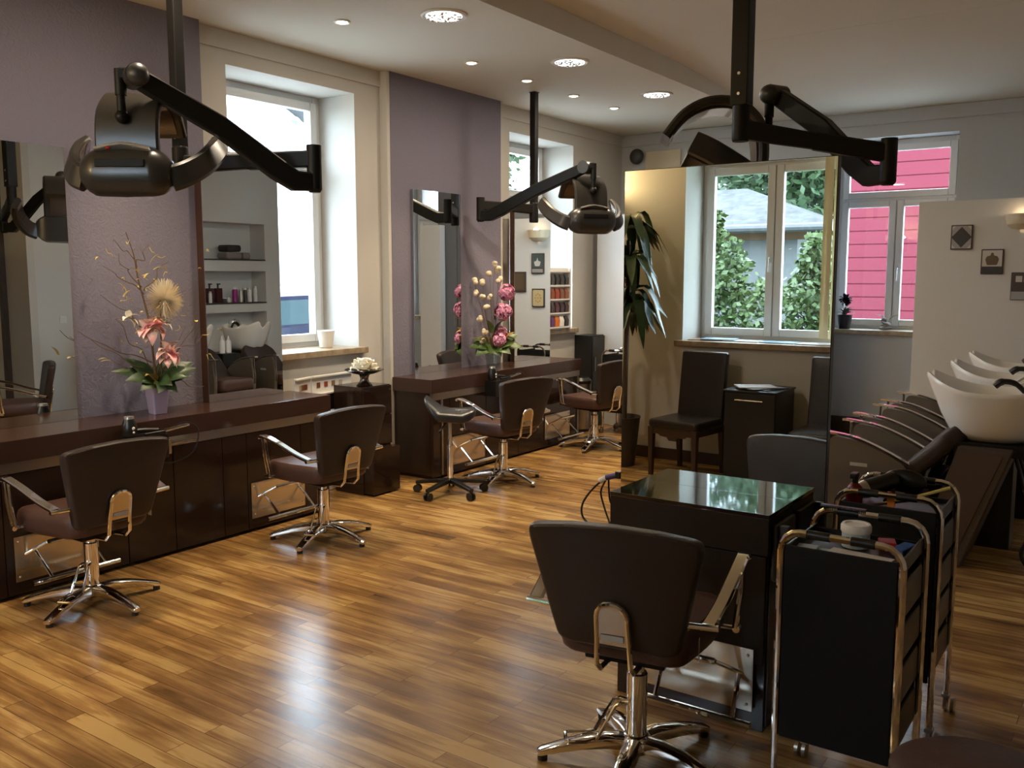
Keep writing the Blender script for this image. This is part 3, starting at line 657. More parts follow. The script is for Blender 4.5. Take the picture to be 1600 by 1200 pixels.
# ================================================================== CEILING HOOD DRYERS
def hood_dryer(label, pole, ztop, zbot, arm_z, elbow, ehi, elo, joint, stem_bot, hood, rot, k_=1.0):
    """pole foot point (x, y), lower arm to the elbow, upper arm up to the joint, stem down to the hood"""
    t = thing('hood_dryer', label, 'hood dryer', (pole[0], pole[1], ztop), 0, 'ceiling mounted hood dryers')
    O = Vector(t.location)
    L = lambda x, y, z: Vector((x, y, z)) - O
    b = BM(); box(b, (-.028 * k_ ** 2, -.028 * k_ ** 2, zbot - ztop + .16), (.028 * k_ ** 2, .028 * k_ ** 2, -.001), .006); po = obj('pole', b, M_BLACKM, t)
    b = BM(); lathe(b, [(.036, zbot - ztop), (.040, zbot - ztop + .01), (.040, zbot - ztop + .16), (.034, zbot - ztop + .17)], 18); obj('collar', b, M_BLACKM, t)
    b = BM(); box(b, (-.034, -.034, -.006), (.034, .034, -.001), .002); obj('ceiling_plate', b, M_BLACKM, po)
    b = BM()
    for z in (.21, .30): cyl(b, (0, -.0278 * k_ ** 2, zbot - ztop + z), (0, -.031 * k_ ** 2, zbot - ztop + z), .007, seg=10)
    bo = obj('bolts', b, M_SILVER, po)
    E_ = Vector(elbow); P_ = Vector(pole)
    d2 = (E_ - P_).normalized(); A = L(P_.x, P_.y, arm_z); Bp = L(E_.x, E_.y, ehi - .045)
    sd = Vector((-d2.y, d2.x, 0))
    b = BM(); mid = A.lerp(Bp, .5); ribbon(b, [A, A.lerp(Bp, .25), mid, mid + (Bp - A) * .01, Bp], [.085, .078, .070, .078, .080], [.060, .058, .052, .058, .058], (0, 0, 1)); obj('lower_arm', b, M_BLACKM, t)
    b = BM(); cyl(b, L(E_.x, E_.y, elo - .02), L(E_.x, E_.y, ehi + .02), .036, seg=18); cyl(b, L(E_.x, E_.y, elo - .035), L(E_.x, E_.y, elo - .02), .026, .036, 18); obj('elbow', b, M_BLACKM, t)
    J = L(*joint); Ea = L(E_.x, E_.y, elo + .015)
    q = (J - Ea); qh = Vector((q.x, q.y, 0)).normalized(); side = Vector((-qh.y, qh.x, 0)); up = side.cross(q.normalized())
    b = BM(); ribbon(b, [Ea, Ea + qh * .10, Ea + qh * .10 + (J - Ea - qh * .10) * .12, Ea.lerp(J, .55), Ea.lerp(J, .92), J], [.085, .096, .100, .094, .086, .08], [.06, .06, .058, .056, .056, .055], up); obj('upper_arm', b, M_BLACKM, t)
    b = BM(); cyl(b, J - side * .045, J + side * .055, .050, seg=22); ball(b, J + side * .055, (.048, .048, .048), 14); jo = obj('joint', b, M_DGREY, t)
    S = L(*stem_bot); T = Vector((S.x, S.y, J.z + .03))
    b = BM(); cyl(b, T, S + Vector((0, 0, .09)), .024, seg=18); cyl(b, S + Vector((0, 0, .10)), S, .019, seg=16)
    ribbon(b, [T + Vector((0, 0, -.02)), Vector((J.x, J.y, T.z - .02))], .05, .05, (0, 0, 1)); ball(b, S, .030, 14); obj('stem', b, M_BLACKM, t)
    # the hood itself, local y = towards the client's forehead, housing behind the head
    H = Matrix.Translation(L(*hood)) @ Matrix.Rotation(rot, 4, 'Z') @ Matrix.Scale(k_, 4)
    def P(name, bm, m, par=t, ang=40):
        bmesh.ops.transform(bm, matrix=H, verts=bm.verts[:]); return obj(name, bm, m, par, ang)
    arc = smooth_path([(0, -.120, .02), (0, -.128, .14), (0, -.105, .25), (0, -.02, .325), (0, .09, .335), (0, .19, .29), (0, .265, .20)], 5)
    n = len(arc); wds = [.275 - .03 * max(0, i / n - .3) for i in range(n)]
    b = BM(); ribbon(b, arc, wds, .038, (1, 0, 0), .5); P('centre_arm', b, M_HOOD)
    b = BM(); ribbon(b, [p + (Vector((0, .022, -.01)) if i < n * .4 else Vector((0, -.006, -.024))) for i, p in enumerate(arc)][2:-2], .19, .008, (1, 0, 0)); P('heater_window', b, M_HOODG)
    pr_ = [(-.085, .072), (-.15, .086), (-.195, .070), (-.218, .035), (-.228, -.01), (-.222, -.055), (-.198, -.095), (-.155, -.118), (-.09, -.108)]
    b = BM(); rings = [[Vector((x, -.14 + (y + .14) * q, -.015 + (z + .015) * q)) for y, z in pr_] for x, q in ((-.195, .42), (-.188, .58), (-.165, .80), (-.135, .97), (-.115, 1.0), (0, 1.03), (.115, 1.0), (.135, .97), (.165, .80), (.188, .58), (.195, .42))]
    skin(b, rings); hs = P('control_housing', b, M_HOOD)
    b = BM(); ribbon(b, [(-.115, -.178, .070), (-.05, -.178, .086), (0, -.178, .092), (.05, -.178, .086), (.115, -.178, .070)], .06, .014, (0, 1, -.5), .5); P('control_panel', b, M_SILVER, hs)
    b = BM(); box(b, (-.105, -.236, .000), (.105, -.218, .034), .004); P('display_slot', b, mat('matt_black', (.008, .008, .008), .6, spec=.2), hs)
    b = BM(); ball(b, (-.062, -.190, .088), (.015, .012, .010), 12); P('power_button', b, M_RED, hs)
    b = BM(); ball(b, (.06, -.190, .090), (.024, .012, .005), 12); P('oval_badge', b, M_WHITE, hs)
    for s in (-1, 1):
        w_ = smooth_path([(s * .185, -.14, -.04), (s * .245, -.11, -.015), (s * .295, -.02, .04), (s * .315, .09, .105), (s * .31, .17, .145)], 5)
        k = len(w_); b = BM(); ribbon(b, w_, [.115 - .02 * i / k for i in range(k)], .045, [Vector((-s * .45, -.15, 1)) for _ in w_], .6); wg = P('side_wing', b, M_HOOD)
        b = BM(); ribbon(b, [p + Vector((-s * .023, .008, .004)) for p in w_][3:-2], .07, .008, [Vector((-s * .45, -.15, 1)) for _ in w_][3:-2]); P('heater_glass', b, M_HOODG, wg)
        b = BM(); ball(b, (s * .17, -.15, -.01), .014, 10); P('hinge_cap', b, M_SILVER, wg)
    return t
hood_dryer('black hood dryer on ceiling pole at left, above the first styling chair', (-3.93, 2.80), ZLOW, 2.06, 2.145, (-3.36, 3.14), 2.21, 2.04, (-3.645, 2.385, 2.455), (-3.69, 2.345, 2.285), (-3.775, 2.475, 2.065), math.radians(36))
hood_dryer('black hood dryer on the rear ceiling pole, in front of the rear counter mirrors', (-4.47, 6.74), ZLOW, 2.07, 2.185, (-4.73, 6.31), 2.25, 2.10, (-3.715, 6.335, 2.455), (-3.662, 6.37, 2.275), (-3.79, 6.46, 2.055), math.radians(53))
hood_dryer('black hood dryer on the pole rising above the big mirror', (-1.60, 4.14), ZHI, 2.22, 2.275, (-.993, 4.355), 2.19, 2.04, (-1.605, 4.63, 2.505), (-1.629, 4.591, 2.305), (-1.80, 4.50, 2.05), math.radians(118), 1.21)

# ================================================================== FLOWER ARRANGEMENTS (local x runs along the counter-facing view, z up)
def leaf(b, base, tip, wd, sag=.02, n=5, roll=0.0):
    base, tip = Vector(base), Vector(tip); d = (tip - base); s = d.cross(Vector((0, 0, 1)))
    s = s.normalized() if s.length > 1e-5 else Vector((1, 0, 0)); u = s.cross(d).normalized(); rows = []
    if roll: s, u = s * math.cos(roll) + u * math.sin(roll), u * math.cos(roll) - s * math.sin(roll)
    for i in range(n + 1):
        f = i / n; hw = wd * math.sin(PI * min(1, .12 + .88 * f) ** .8) * .5 + .001
        c = base + d * f + u * (sag * 4 * f * (1 - f))
        rows.append([c - s * hw + u * hw * .25, c, c + s * hw + u * hw * .25])
    skin(b, rows, cap=False, closed_ring=False)
def twig(b, p0, p1, r=.0022, wob=.03, n=5):
    p0, p1 = Vector(p0), Vector(p1); pts = [p0]
    for i in range(1, n): pts.append(p0.lerp(p1, i / n) + Vector([random.uniform(-wob, wob) for _ in range(3)]))
    pts.append(p1); tube(b, smooth_path(pts, 3), [r * (1 - .6 * i / (3 * n)) for i in range(3 * n + 1)], 5)
YAW = math.radians(34.9)
t = thing('flower_arrangement', 'tall twig arrangement with pink blossoms in a lavender vase', 'flowers', (-4.74, 3.15, ZC), math.radians(82))
b = BM()
for z0, z1, a0, a1 in ((.001, .18, .040, .058),):
    skin(b, [[Vector((x * q, y * q, z)) for x, y in rrect(-1, 1, -1, 1, .25, 3)] for q, z in ((.040, .001), (.058, .18), (.053, .18), (.037, .02))])
obj('vase', b, M_LVASE, t)
b = BM(); random.seed(3)
for a, ln, dz in ((200, .20, -.02), (170, .22, .03), (220, .17, -.08), (250, .16, -.10), (280, .15, -.06), (310, .17, -.02), (340, .20, .02), (10, .22, .05), (40, .19, .12), (75, .16, .05), (120, .17, .08), (150, .16, .10), (300, .13, -.11), (5, .20, -.03)):
    d = Vector((math.cos(math.radians(a)), math.sin(math.radians(a)) * .8, 0)); leaf(b, d * .02 + Vector((0, 0, .19)), d * ln * 1.15 + Vector((0, 0, .235 + dz)), .095, .02, 5, .75 if math.cos(math.radians(a)) < 0 else -.75)
obj('leaves', b, M_DLEAF, t)
b = BM(); leaf(b, (-.02, -.03, .20), (-.10, -.07, .235), .06); leaf(b, (.0, -.03, .19), (-.03, -.08, .14), .05); obj('gold_leaves', b, M_GOLD, t)
def lily(c, r, name, m, seed, n=7):
    b = BM(); rr = random.Random(seed); c = Vector(c)
    for k in range(n):
        a = 2 * PI * k / n + rr.random(); el = rr.uniform(-.2, .7); d = Vector((math.cos(a), -abs(.6 * math.sin(el)) - .25, math.sin(a))).normalized()
        leaf(b, c, c + d * r * LS * rr.uniform(.8, 1.15), r * .75, .25 * r)
    o_ = obj(name, b, m, t)
    return o_
LS = 1.25
lily((-.035, -.03, .505), .075, 'pink_blossom', M_PINK, 1, 8); lily((-.07, -.02, .49), .06, 'pink_blossom', M_PINK, 5, 6); lily((.01, -.03, .50), .055, 'pink_blossom', M_PINK, 9, 6)
lily((.055, -.04, .36), .075, 'pink_blossom', M_PINK, 2, 8); lily((.09, -.04, .345), .055, 'pink_blossom', M_PINK, 6, 6); lily((.04, -.05, .32), .055, 'pink_blossom', M_PINK, 7, 6)
lily((-.145, 0, .565), .05, 'white_blossom', M_WPETAL, 3, 6); lily((.05, 0, .535), .055, 'white_blossom', M_WPETAL, 4, 7)
b = BM(); tube(b, smooth_path([(0, 0, .1), (-.01, 0, .3), (-.03, 0, .55), (-.075, .01, .78), (-.09, .02, .92), (-.13, .02, 1.05)], 5), [.008 - .0058 * i / 25 for i in range(26)], 7); cyl(b, (.03, .0, .1), (.045, 0, .66), .004, seg=6)
random.seed(11)
tw = b; obj('main_stem', tw, M_TWIG, t)
for p0, p1 in (((-.05, 0, .7), (-.27, .02, .86)), ((-.06, 0, .74), (-.17, .03, .93)), ((-.03, 0, .5), (-.30, 0, .70)), ((0, 0, .2), (-.36, .03, .46)), ((0, 0, .2), (-.30, 0, .36)), ((-.08, .01, .85), (.0, .02, .98)), ((-.05, 0, .72), (.13, .04, .90)),
               ((0, 0, .22), (.19, 0, .50)), ((.02, 0, .2), (.28, .02, .58)), ((.05, 0, .25), (.30, .0, .45)), ((.02, -.02, .2), (.28, -.03, .14)), ((-.02, 0, .3), (-.42, .03, .50)), ((-.09, .02, .9), (-.20, .03, 1.0)), ((0, 0, .25), (-.22, 0, .56))):
    b = BM(); twig(b, p0, p1, .0034, .022); obj('twig', b, M_TWIG, t)
for i in range(64):
    c = Vector((random.gauss(0, .14), random.gauss(0, .04), random.uniform(.30, .98)))
    if c.z < .5: c.x *= 1.7
    e = c + Vector((random.uniform(-.05, .05), random.uniform(-.02, .02), random.uniform(-.05, .05)))
    b = BM()
    if random.random() < .5: leaf(b, c, c + (e - c) * 1.3, .020, .008, 4)
    else: twig(b, c, e, .0026, .012, 3)
    obj('dry_tendril', b, M_STRAW, t)
b = BM(); random.seed(5)
for i in range(900):
    v = Vector((random.gauss(0, 1), random.gauss(0, 1), random.gauss(0, 1))).normalized(); 
    c = Vector((.07, 0, .665)); e = c + Vector((v.x * .105, v.y * .09, v.z * .12)) * random.uniform(.85, 1.1)
    s = v.cross(Vector((.3, .5, .8))).normalized() * .0022; q = c.lerp(e, .15)
    f_ = [b.verts.new(q - s), b.verts.new(q + s), b.verts.new(e + s * .5), b.verts.new(e - s * .5)]; b.faces.new(f_)
obj('feather_pom', b, M_FEATHER, t)

t = thing('flower_arrangement', 'hydrangea and cotton arrangement in a clear glass vase on the rear counter', 'flowers', (-4.77, 6.54, ZC), math.radians(45))
b = BM(); lathe(b, [(.001, .001), (.06, .001), (.075, .12), (.082, .19), (.078, .19), (.070, .12), (.056, .012), (.001, .010)], 26); obj('vase', b, M_VASEG, t)
def hyd(c, r, seed):
    b = BM(); rr = random.Random(seed)
    for i in range(90):
        v = Vector((rr.gauss(0, 1), rr.gauss(0, 1), rr.gauss(0, 1))).normalized(); p = Vector(c) + v * r * rr.uniform(.80, 1.06)
        s = v.cross(Vector((0, 0, 1)) if abs(v.z) < .9 else Vector((1, 0, 0))).normalized(); u = v.cross(s)
        for k in range(4):
            a = k * PI / 2 + i; d = s * math.cos(a) + u * math.sin(a); e = s * -math.sin(a) + u * math.cos(a)
            b.faces.new([b.verts.new(p), b.verts.new(p + d * .013 + e * .010 + v * .004), b.verts.new(p + d * .024 + v * .002), b.verts.new(p + d * .013 - e * .010 + v * .004)])
    h_ = obj('hydrangea_head', b, M_HYD, t); b = BM(); ball(b, c, r * .74, 12); obj('flower_core', b, mat('hydrangea_core', (.28, .05, .14), .8), h_)
hyd((.115, -.03, .66), .072, 1); hyd((.085, -.04, .49), .078, 2); hyd((.05, -.06, .24), .06, 3); hyd((.07, .0, .30), .055, 4)
b = BM(); random.seed(21); buds = [(.02, 0, .91), (.045, .01, .86), (-.03, 0, .82), (-.165, 0, .76), (-.10, 0, .75), (-.145, .01, .66), (-.02, 0, .62), (-.09, 0, .62), (-.055, 0, .53), (-.12, 0, .43), (-.07, 0, .32), (.06, 0, .77), (-.10, -.02, .24)]
for c in buds:
    bb = BM(); b = BM()
    for k in range(4): ball(bb, (c[0] + random.uniform(-.013, .013), c[1] + random.uniform(-.012, .012), c[2] + random.uniform(-.013, .013)), random.uniform(.017, .025), 8)
    twig(b, (0, 0, .12), (c[0], c[1], c[2] - .01), .003, .012, 5)
    obj('cotton_bud', bb, M_BUD, obj('twig', b, M_TWIG, t))
b = BM()
for a, ln, dz in ((190, .20, -.05), (215, .18, -.12), (250, .14, -.10), (290, .15, -.12), (330, .20, -.02), (0, .24, -.06), (20, .22, .06), (150, .17, .02), (60, .16, .1), (175, .14, -.1), (310, .19, -.10)):
    d = Vector((math.cos(math.radians(a)), math.sin(math.radians(a)) * .7, 0)); leaf(b, d * .03 + Vector((0, 0, .17)), d * ln * 1.15 + Vector((0, 0, .22 + dz)), .125, .03, 5, .7 if math.cos(math.radians(a)) < 0 else -.7)
leaf(b, (.02, 0, .3), (.10, -.06, .42), .07); leaf(b, (.02, 0, .42), (.09, -.05, .58), .06); leaf(b, (-.02, 0, .3), (-.06, -.06, .42), .06)
obj('leaves', b, M_LEAF, t)
b = BM(); leaf(b, (.08, -.05, .22), (.21, -.04, .31), .10); leaf(b, (.10, -.05, .26), (.20, -.06, .22), .07); leaf(b, (-.08, -.04, .22), (-.22, -.03, .25), .05); leaf(b, (-.05, -.06, .22), (-.14, -.07, .27), .06); leaf(b, (.03, -.06, .32), (.12, -.07, .31), .05); obj('gold_leaves', b, M_GOLD, t)

# ================================================================== TROLLEYS
def trolley(label, loc, rot=0.0):
    t = thing('salon_trolley', label, 'trolley', loc, rot, 'black salon trolleys')
    W, D, H = .17, .16, .855
    for s in (-1, 1):
        y = s * D
        path = [(-W, y, .07), (-W, y, H - .06)] + [(-W + .055 * (1 - math.cos(a)), y, H - .06 + .06 * math.sin(a)) for a in (PI / 8, PI / 4, 3 * PI / 8, PI / 2)]
        path += [(-x, yy, z) for x, yy, z in path[::-1]]
        b = BM(); tube(b, path, .011, 10); fr_ = obj('tube_frame', b, M_CHROME, t)
        for gx in (-.0625, .0625): b = BM(); cyl(b, (gx - .033, y, H), (gx + .033, y, H), .0135, seg=12); obj('grip', b, M_BLACK, fr_)
        for sx in (-1, 1):
            b = BM(); x = sx * W
            for q in (-1, 1): cyl(b, (x + .012 * sx + q * .006, y, .027), (x + .012 * sx + q * .018, y, .027), .026, seg=18)
            cyl(b, (x, y, .03), (x, y, .075), .009, seg=8); box(b, (x - .014, y - .014, .05), (x + .014, y + .014, .064), .003); obj('castor', b, M_ALU, t)
    b = BM(); box(b, (-W + .012, -D - .006, .22), (W - .012, -D + .004, H - .04), .004); obj('front_panel', b, mat('trolley_black', (.0045, .0045, .0055), .6, spec=.25), t)
    b = BM(); box(b, (-W + .012, D - .004, .22), (W - .012, D + .006, H - .06), .004); obj('back_panel', b, mat('trolley_black', (.0045, .0045, .0055), .6, spec=.25), t)
    for z in (.235, .37, .50, .63):
        b = BM(); box(b, (-W + .012, -D + .012, z), (W - .004, D - .012, z + .11), .01); obj('drawer', b, M_BLACK, t)
    b = BM(); box(b, (-W + .008, -D + .008, .765), (W - .008, D - .008, .78), .004)
    for s in (-1, 1): box(b, (s * (W - .016), -D + .008, .775), (s * (W - .008), D - .008, .81), .002)
    obj('top_tray', b, M_BLACK, t)
    return t
TX, TY = -.675, 2.765
trolley('black trolley with chrome tube frame nearest to the camera', (TX, TY, 0))
trolley('black trolley heaped with brushes, behind the nearest trolley', (-.69, 3.40, 0))
trolley('black trolley by the white partition at the back', (-4.36, 8.27, 0))
ZT = .7815
# things on the nearest trolley
M_PAPER = mat('folded_paper', (.62, .58, .52), .8); M_BLUEP = mat('pale_blue_paper', (.38, .46, .50), .8)
b = BM(); box(b, (-.10, -.05, 0), (.10, .05, .004)); single('paper_sheet', b, M_BLUEP, 'pale blue paper strip on the nearest trolley tray', 'paper', (TX - .01, TY - .085, ZT), .06)
b = BM(); box(b, (-.09, -.045, 0), (.09, .045, .004)); single('paper_sheet', b, M_PAPER, 'cream paper folded on top of blue strip on nearest trolley', 'paper', (TX + .03, TY - .08, ZT + .0045), -.12)
b = BM(); box(b, (-.03, -.04, 0), (.03, .04, .012), .003); single('sponge_pad', b, M_BLUEP, 'small pale grey-blue pad at left of the nearest trolley tray', 'pad', (TX - .118, TY - .085, ZT), .1)
t = thing('cream_jar', 'round white jar on the nearest trolley', 'jar', (TX - .01, TY + .05, ZT))
b = BM(); lathe(b, [(.001, .001), (.040, .001), (.041, .05), (.001, .05)], 24); obj('jar_body', b, M_BLUEP, t)
b = BM(); lathe(b, [(.043, .046), (.045, .05), (.045, .066), (.041, .072), (.034, .072), (.03, .068), (.001, .068)], 24); obj('lid', b, M_WHITE, t)
t = thing('pin_comb', 'black comb lying across the chrome handle of the nearest trolley', 'comb', (TX - .08, TY + .16, .867))
b = BM(); box(b, (-.07, -.008, .0), (.07, .012, .005), .001)
for k in range(26): box(b, (-.066 + k * .0053, -.022, .0008), (-.0635 + k * .0053, -.007, .004))
obj('comb_body', b, M_BLACK, t)
b = BM(); box(b, (-.02, -.05, 0), (.02, .05, .022), .006); single('blue_sponge', b, mat('blue_sponge', (.03, .10, .32), .8), 'blue sponge at the right edge of the nearest trolley', 'sponge', (TX + .125, TY + .06, ZT), -.2)
b = BM(); box(b, (-.025, -.03, 0), (.025, .03, .02), .004); single('red_packet', b, mat('red_packet', (.45, .015, .03), .4), 'small red packet on the nearest trolley', 'packet', (TX + .07, TY + .10, ZT), .3)
# heap on the second trolley
T2 = (-.69, 3.40)
t = thing('paddle_brush', 'big black paddle brush standing on the second trolley', 'brush', (T2[0] + .0, T2[1] + .10, ZT))
b = BM(); ball(b, (0, .0, .075), (.078, .022, .043), 18); obj('brush_head', b, M_BLACK, t)
b = BM(); cyl(b, (-.06, 0, .052), (-.12, -.02, .014), .012, .010, 10); obj('handle', b, M_BLACK, t)
t = thing('tail_comb', 'yellow tail comb sticking out at right over the second trolley', 'comb', (T2[0] + .04, T2[1] - .04, ZT + .0))
b = BM(); tube(b, [(-.10, -.02, .012), (.02, .03, .045), (.125, .07, .085)], [.004, .0055, .0065], 8); obj('tail', b, mat('pale_yellow_plastic', (.62, .55, .20), .4), t)
b = BM(); ribbon(b, [(-.13, -.033, .006), (-.03, .008, .026), (.0, .02, .032)], .03, .007, (.3, -1, .1)); obj('comb_body', b, M_BLACK, t)
t = thing('hand_dryer', 'black and silver hair dryer lying on the second trolley', 'hair dryer', (T2[0] - .085, T2[1] + .0, ZT))
b = BM(); cyl(b, (-.02, -.02, .055), (.06, .06, .085), .034, .030, 18); obj('barrel', b, M_BLACK, t)
b = BM(); cyl(b, (-.055, -.055, .043), (-.02, -.02, .055), .024, .034, 18); obj('nozzle', b, M_SILVER, t)
b = BM(); tube(b, smooth_path([(.05, .05, .06), (.055, .03, .03), (.05, .0, .012)], 4), .015, 10); obj('handle', b, M_BLACK, t)
t = thing('hair_clip', 'orange hair clip standing up on the second trolley', 'clip', (T2[0] - .005, T2[1] - .10, ZT))
b = BM(); ribbon(b, [(0, 0, .001), (.006, 0, .03), (-.002, 0, .06)], [.022, .026, .02], .008, (1, 0, 0)); obj('jaw', b, mat('orange_plastic', (.75, .22, .03), .4), t)
b = BM(); ball(b, (-.001, 0, .062), (.013, .009, .012), 10); obj('grip', b, M_RED, t)
t = thing('spray_bottle', 'black and red spray bottle on the second trolley by the mirror edge', 'bottle', (T2[0] - .125, T2[1] - .10, ZT))
b = BM(); lathe(b, [(.001, .001), (.026, .002), (.030, .05), (.026, .075), (.012, .09), (.001, .09)], 20); obj('bottle_body', b, mat('dark_red_plastic', (.16, .006, .008), .2), t)
b = BM(); cyl(b, (0, 0, .09), (0, 0, .11), .012, seg=12); box(b, (-.012, -.03, .108), (.012, .014, .128), .004); obj('spray_head', b, M_BLACK, t)

# round stool in the bottom right corner
t = thing('round_stool', 'round dark stool cut off in the bottom right corner', 'stool', (-.245, 2.21, 0))
b = BM(); lathe(b, [(.001, .40), (.17, .40), (.185, .415), (.192, .44), (.188, .465), (.16, .482), (.001, .488)], 36); obj('seat', b, M_SEATL, t)
b = BM(); cyl(b, (0, 0, .06), (0, 0, .40), .022, seg=16); obj('column', b, M_CHROME, t)
for k in range(5):
    a = 2 * PI * k / 5; d = Vector((math.cos(a), math.sin(a), 0)); s = Vector((-d.y, d.x, 0)); b = BM()
    ribbon(b, [d * .01 + Vector((0, 0, .075)), d * .24 + Vector((0, 0, .058))], [.045, .03], .025, tuple(s)); lg = obj('leg', b, M_BLACK, t)
    b = BM(); cyl(b, d * .225 + Vector((0, 0, .0255)) - s * .02, d * .225 + Vector((0, 0, .0255)) + s * .02, .0245, seg=16); cyl(b, d * .225 + Vector((0, 0, .03)), d * .225 + Vector((0, 0, .06)), .008, seg=8); obj('castor', b, M_BLACK, lg)

# cables at the left edge of the big mirror
t = thing('plug_cord', 'looped black cords with white and purple plug beside the big mirror', 'cord', (-1.73, 3.22, 0))
b = BM(); tube(b, smooth_path([(.012, .0, .80), (-.03, .0, .79), (-.10, .0, .735), (-.155, .0, .66), (-.155, .0, .60), (-.10, -.0, .565), (-.04, .0, .57), (.01, -.03, .60)], 8), .0045, 8)
tube(b, smooth_path([(-.045, .0, .775), (-.07, .0, .72), (-.055, .0, .66), (-.01, -.03, .60)], 6), .004, 8); tube(b, smooth_path([(-.035, .0, .775), (-.03, .0, .70), (-.015, .0, .66), (.01, -.03, .62)], 6), .004, 8); obj('cord', b, M_BLACK, t)
b = BM(); cyl(b, (-.075, 0, .765), (-.045, 0, .782), .011, seg=12); obj('white_plug', b, M_WHITE, t)
b = BM(); cyl(b, (-.045, 0, .782), (.01, 0, .80), .012, seg=12); obj('purple_sleeve', b, mat('purple_plastic', (.05, .03, .16), .4), t)
b = BM(); box(b, (.0, -.012, .785), (.0235, .012, .815), .003); obj('hook', b, M_BLACK, t)

# ================================================================== WASH UNITS (local x towards the wall, origin under the basin)
def wash_unit(label, loc):
    t = thing('wash_unit', label, 'wash basin chair', loc, 0, 'backwash units')
    M_SIDE = mat('taupe_leather', (.105, .082, .058), .5, bump=(160, .1))
    # pedestal panel leaning towards the feet
    pl = [(-.30, .0), (-.06, .0), (.17, .685), (-.10, .685)]
    b = BM(); prism(b, pl, (0, -.215, 0), (1, 0, 0), (0, 0, 1), (0, .43, 0)); bmesh.ops.bevel(b, geom=b.edges[:], offset=.008, segments=2, affect='EDGES'); pe = obj('pedestal', b, mat('pedestal_brown', (.075, .056, .047), .45), t)
    b = BM(); prism(b, [(-.275, .02), (-.11, .02), (.12, .65), (-.085, .65)], (0, -.2165, 0), (1, 0, 0), (0, 0, 1), (0, -.004, 0)); obj('pedestal_inset', b, mat('pedestal_red_brown', (.075, .046, .037), .5), pe)
    b = BM(); prism(b, [(-.12, .64), (.22, .64), (.25, .70), (-.15, .70)], (0, -.20, 0), (1, 0, 0), (0, 0, 1), (0, .40, 0)); obj('basin_bracket', b, M_BLACKM, t)
    for q in (-1, 1):
        b = BM(); tube(b, smooth_path([(.15, q * .06, .66), (.22, q * .09, .45), (.27, q * .10, .25), (.22, q * .08, .10), (.26, q * .06, .012)], 6), .011, 8); obj('drain_hose', b, M_BLACK, t)
    # seat, inclined backrest, side panels, arms
    b = BM(); pad(b, rrect(-.86, -.36, -.22, .22, .05), .12, lambda u, v, w: (u, v, .40 + w + .05 * max(0, -.6 - u))); obj('seat', b, M_SEATL, t)
    b = BM(); box(b, (-.80, -.20, .0), (-.30, .20, .335), .012); obj('seat_base', b, M_BLACK, t)
    b = BM(); d = Vector((.30, 0, .30)).normalized(); n = Vector((-d.z, 0, d.x))
    pad(b, round_poly([(-.23, -.04), (.23, -.04), (.235, .34), (.16, .44), (-.16, .44), (-.235, .34)], .05, 4), .09, lambda u, v, w: tuple(Vector((-.40, u, .45)) + d * v + n * (-w)), .12); obj('backrest', b, M_LEATHER, t)
    for s in (-1, 1):
        y = s * .262
        o = [(-.78, .22), (-.40, .22), (-.335, .44), (-.345, .545), (-.45, .605), (-.62, .665), (-.765, .685), (-.80, .5)]
        b = BM(); prism(b, round_poly(o, .04, 4), (0, y - .02, 0), (1, 0, 0), (0, 0, 1), (0, .04, 0)); sp = obj('side_panel', b, M_SIDE, t)
        p = smooth_path([(-.335, y, .555), (-.46, y, .617), (-.62, y, .677), (-.78, y, .700), (-.84, y, .702)], 5)
        b = BM(); ribbon(b, p, .04, .014, (0, 1, 0)); cyl(b, (-.79, y, .69), (-.795, y, .40), .008, seg=8); obj('armrest', b, M_CHROME, t)
        b = BM(); box(b, (-.65, y + s * .0205, .520), (-.555, y + s * .022, .540)); obj('label', b, mat('label_grey', (.45, .43, .40), .5), sp)
    # ceramic basin: hull with raised horns and a neck rest
    b = BM(); n = 44
    def rim(a):
        c = math.cos(a); sn = math.sin(a); sq = .75
        x = math.copysign(abs(c) ** sq, c); y = math.copysign(abs(sn) ** sq, sn)
        f = max(0, -c); z = .965 + .115 * f ** 1.6 + .05 * max(0, c) ** 2
        da = abs(((a - PI + PI) % (2 * PI)) - PI); notch = .10 * math.exp(-((a - PI) / .26) ** 2)
        return Vector((.005 + .335 * x * (1 - .0 * f) + .05 * math.exp(-((a - PI) / .28) ** 2), .235 * y * (1 - .42 * f ** 2), z - notch))
    R = [rim(2 * PI * k / n) for k in range(n)]
    def ring(s, z, k, cx, sy=None): return [Vector((cx + (p.x - .0) * s, p.y * (sy or s), z + (p.z - .965) * k)) for p in R]
    outer = [ring(.30, .700, 0, .03, .40), ring(.52, .705, 0, .03, .60), ring(.66, .745, .12, .022, .78), ring(.78, .81, .35, .015, .90), ring(.90, .89, .68, .008, .98), ring(.99, .95, .95, .0, 1.0), ring(1.0, .965, 1, 0), ring(.985, .975, 1, 0, .97), ring(.945, .972, 1, 0, .92)]
    inner = [ring(.90, .94, .85, .004, .86), ring(.80, .88, .55, .012, .76), ring(.66, .82, .25, .02, .64), ring(.45, .785, .06, .03, .45), ring(.10, .775, 0, .03, .10)]
    skin(b, outer + inner); ba = obj('basin', b, M_CERAMIC, t, 60)
    b = BM(); lathe(b, [(.05, .0), (.05, .05), (.045, .058), (.001, .06)], 18, Matrix.Translation((.285, 0, .995)));
    tube(b, smooth_path([(.285, 0, 1.05), (.24, 0, 1.075), (.18, 0, 1.05), (.13, 0, 1.01)], 4), .012, 8); fa = obj('faucet', b, M_CHROME, t)
    b = BM(); tube(b, smooth_path([(.19, -.09, .985), (.14, -.10, 1.03), (.08, -.10, 1.035), (.045, -.10, 1.01)], 5), [.014] * 5 + [.016] * 5 + [.02] * 6, 10); obj('shower_head', b, M_BLACK, fa)
    return t
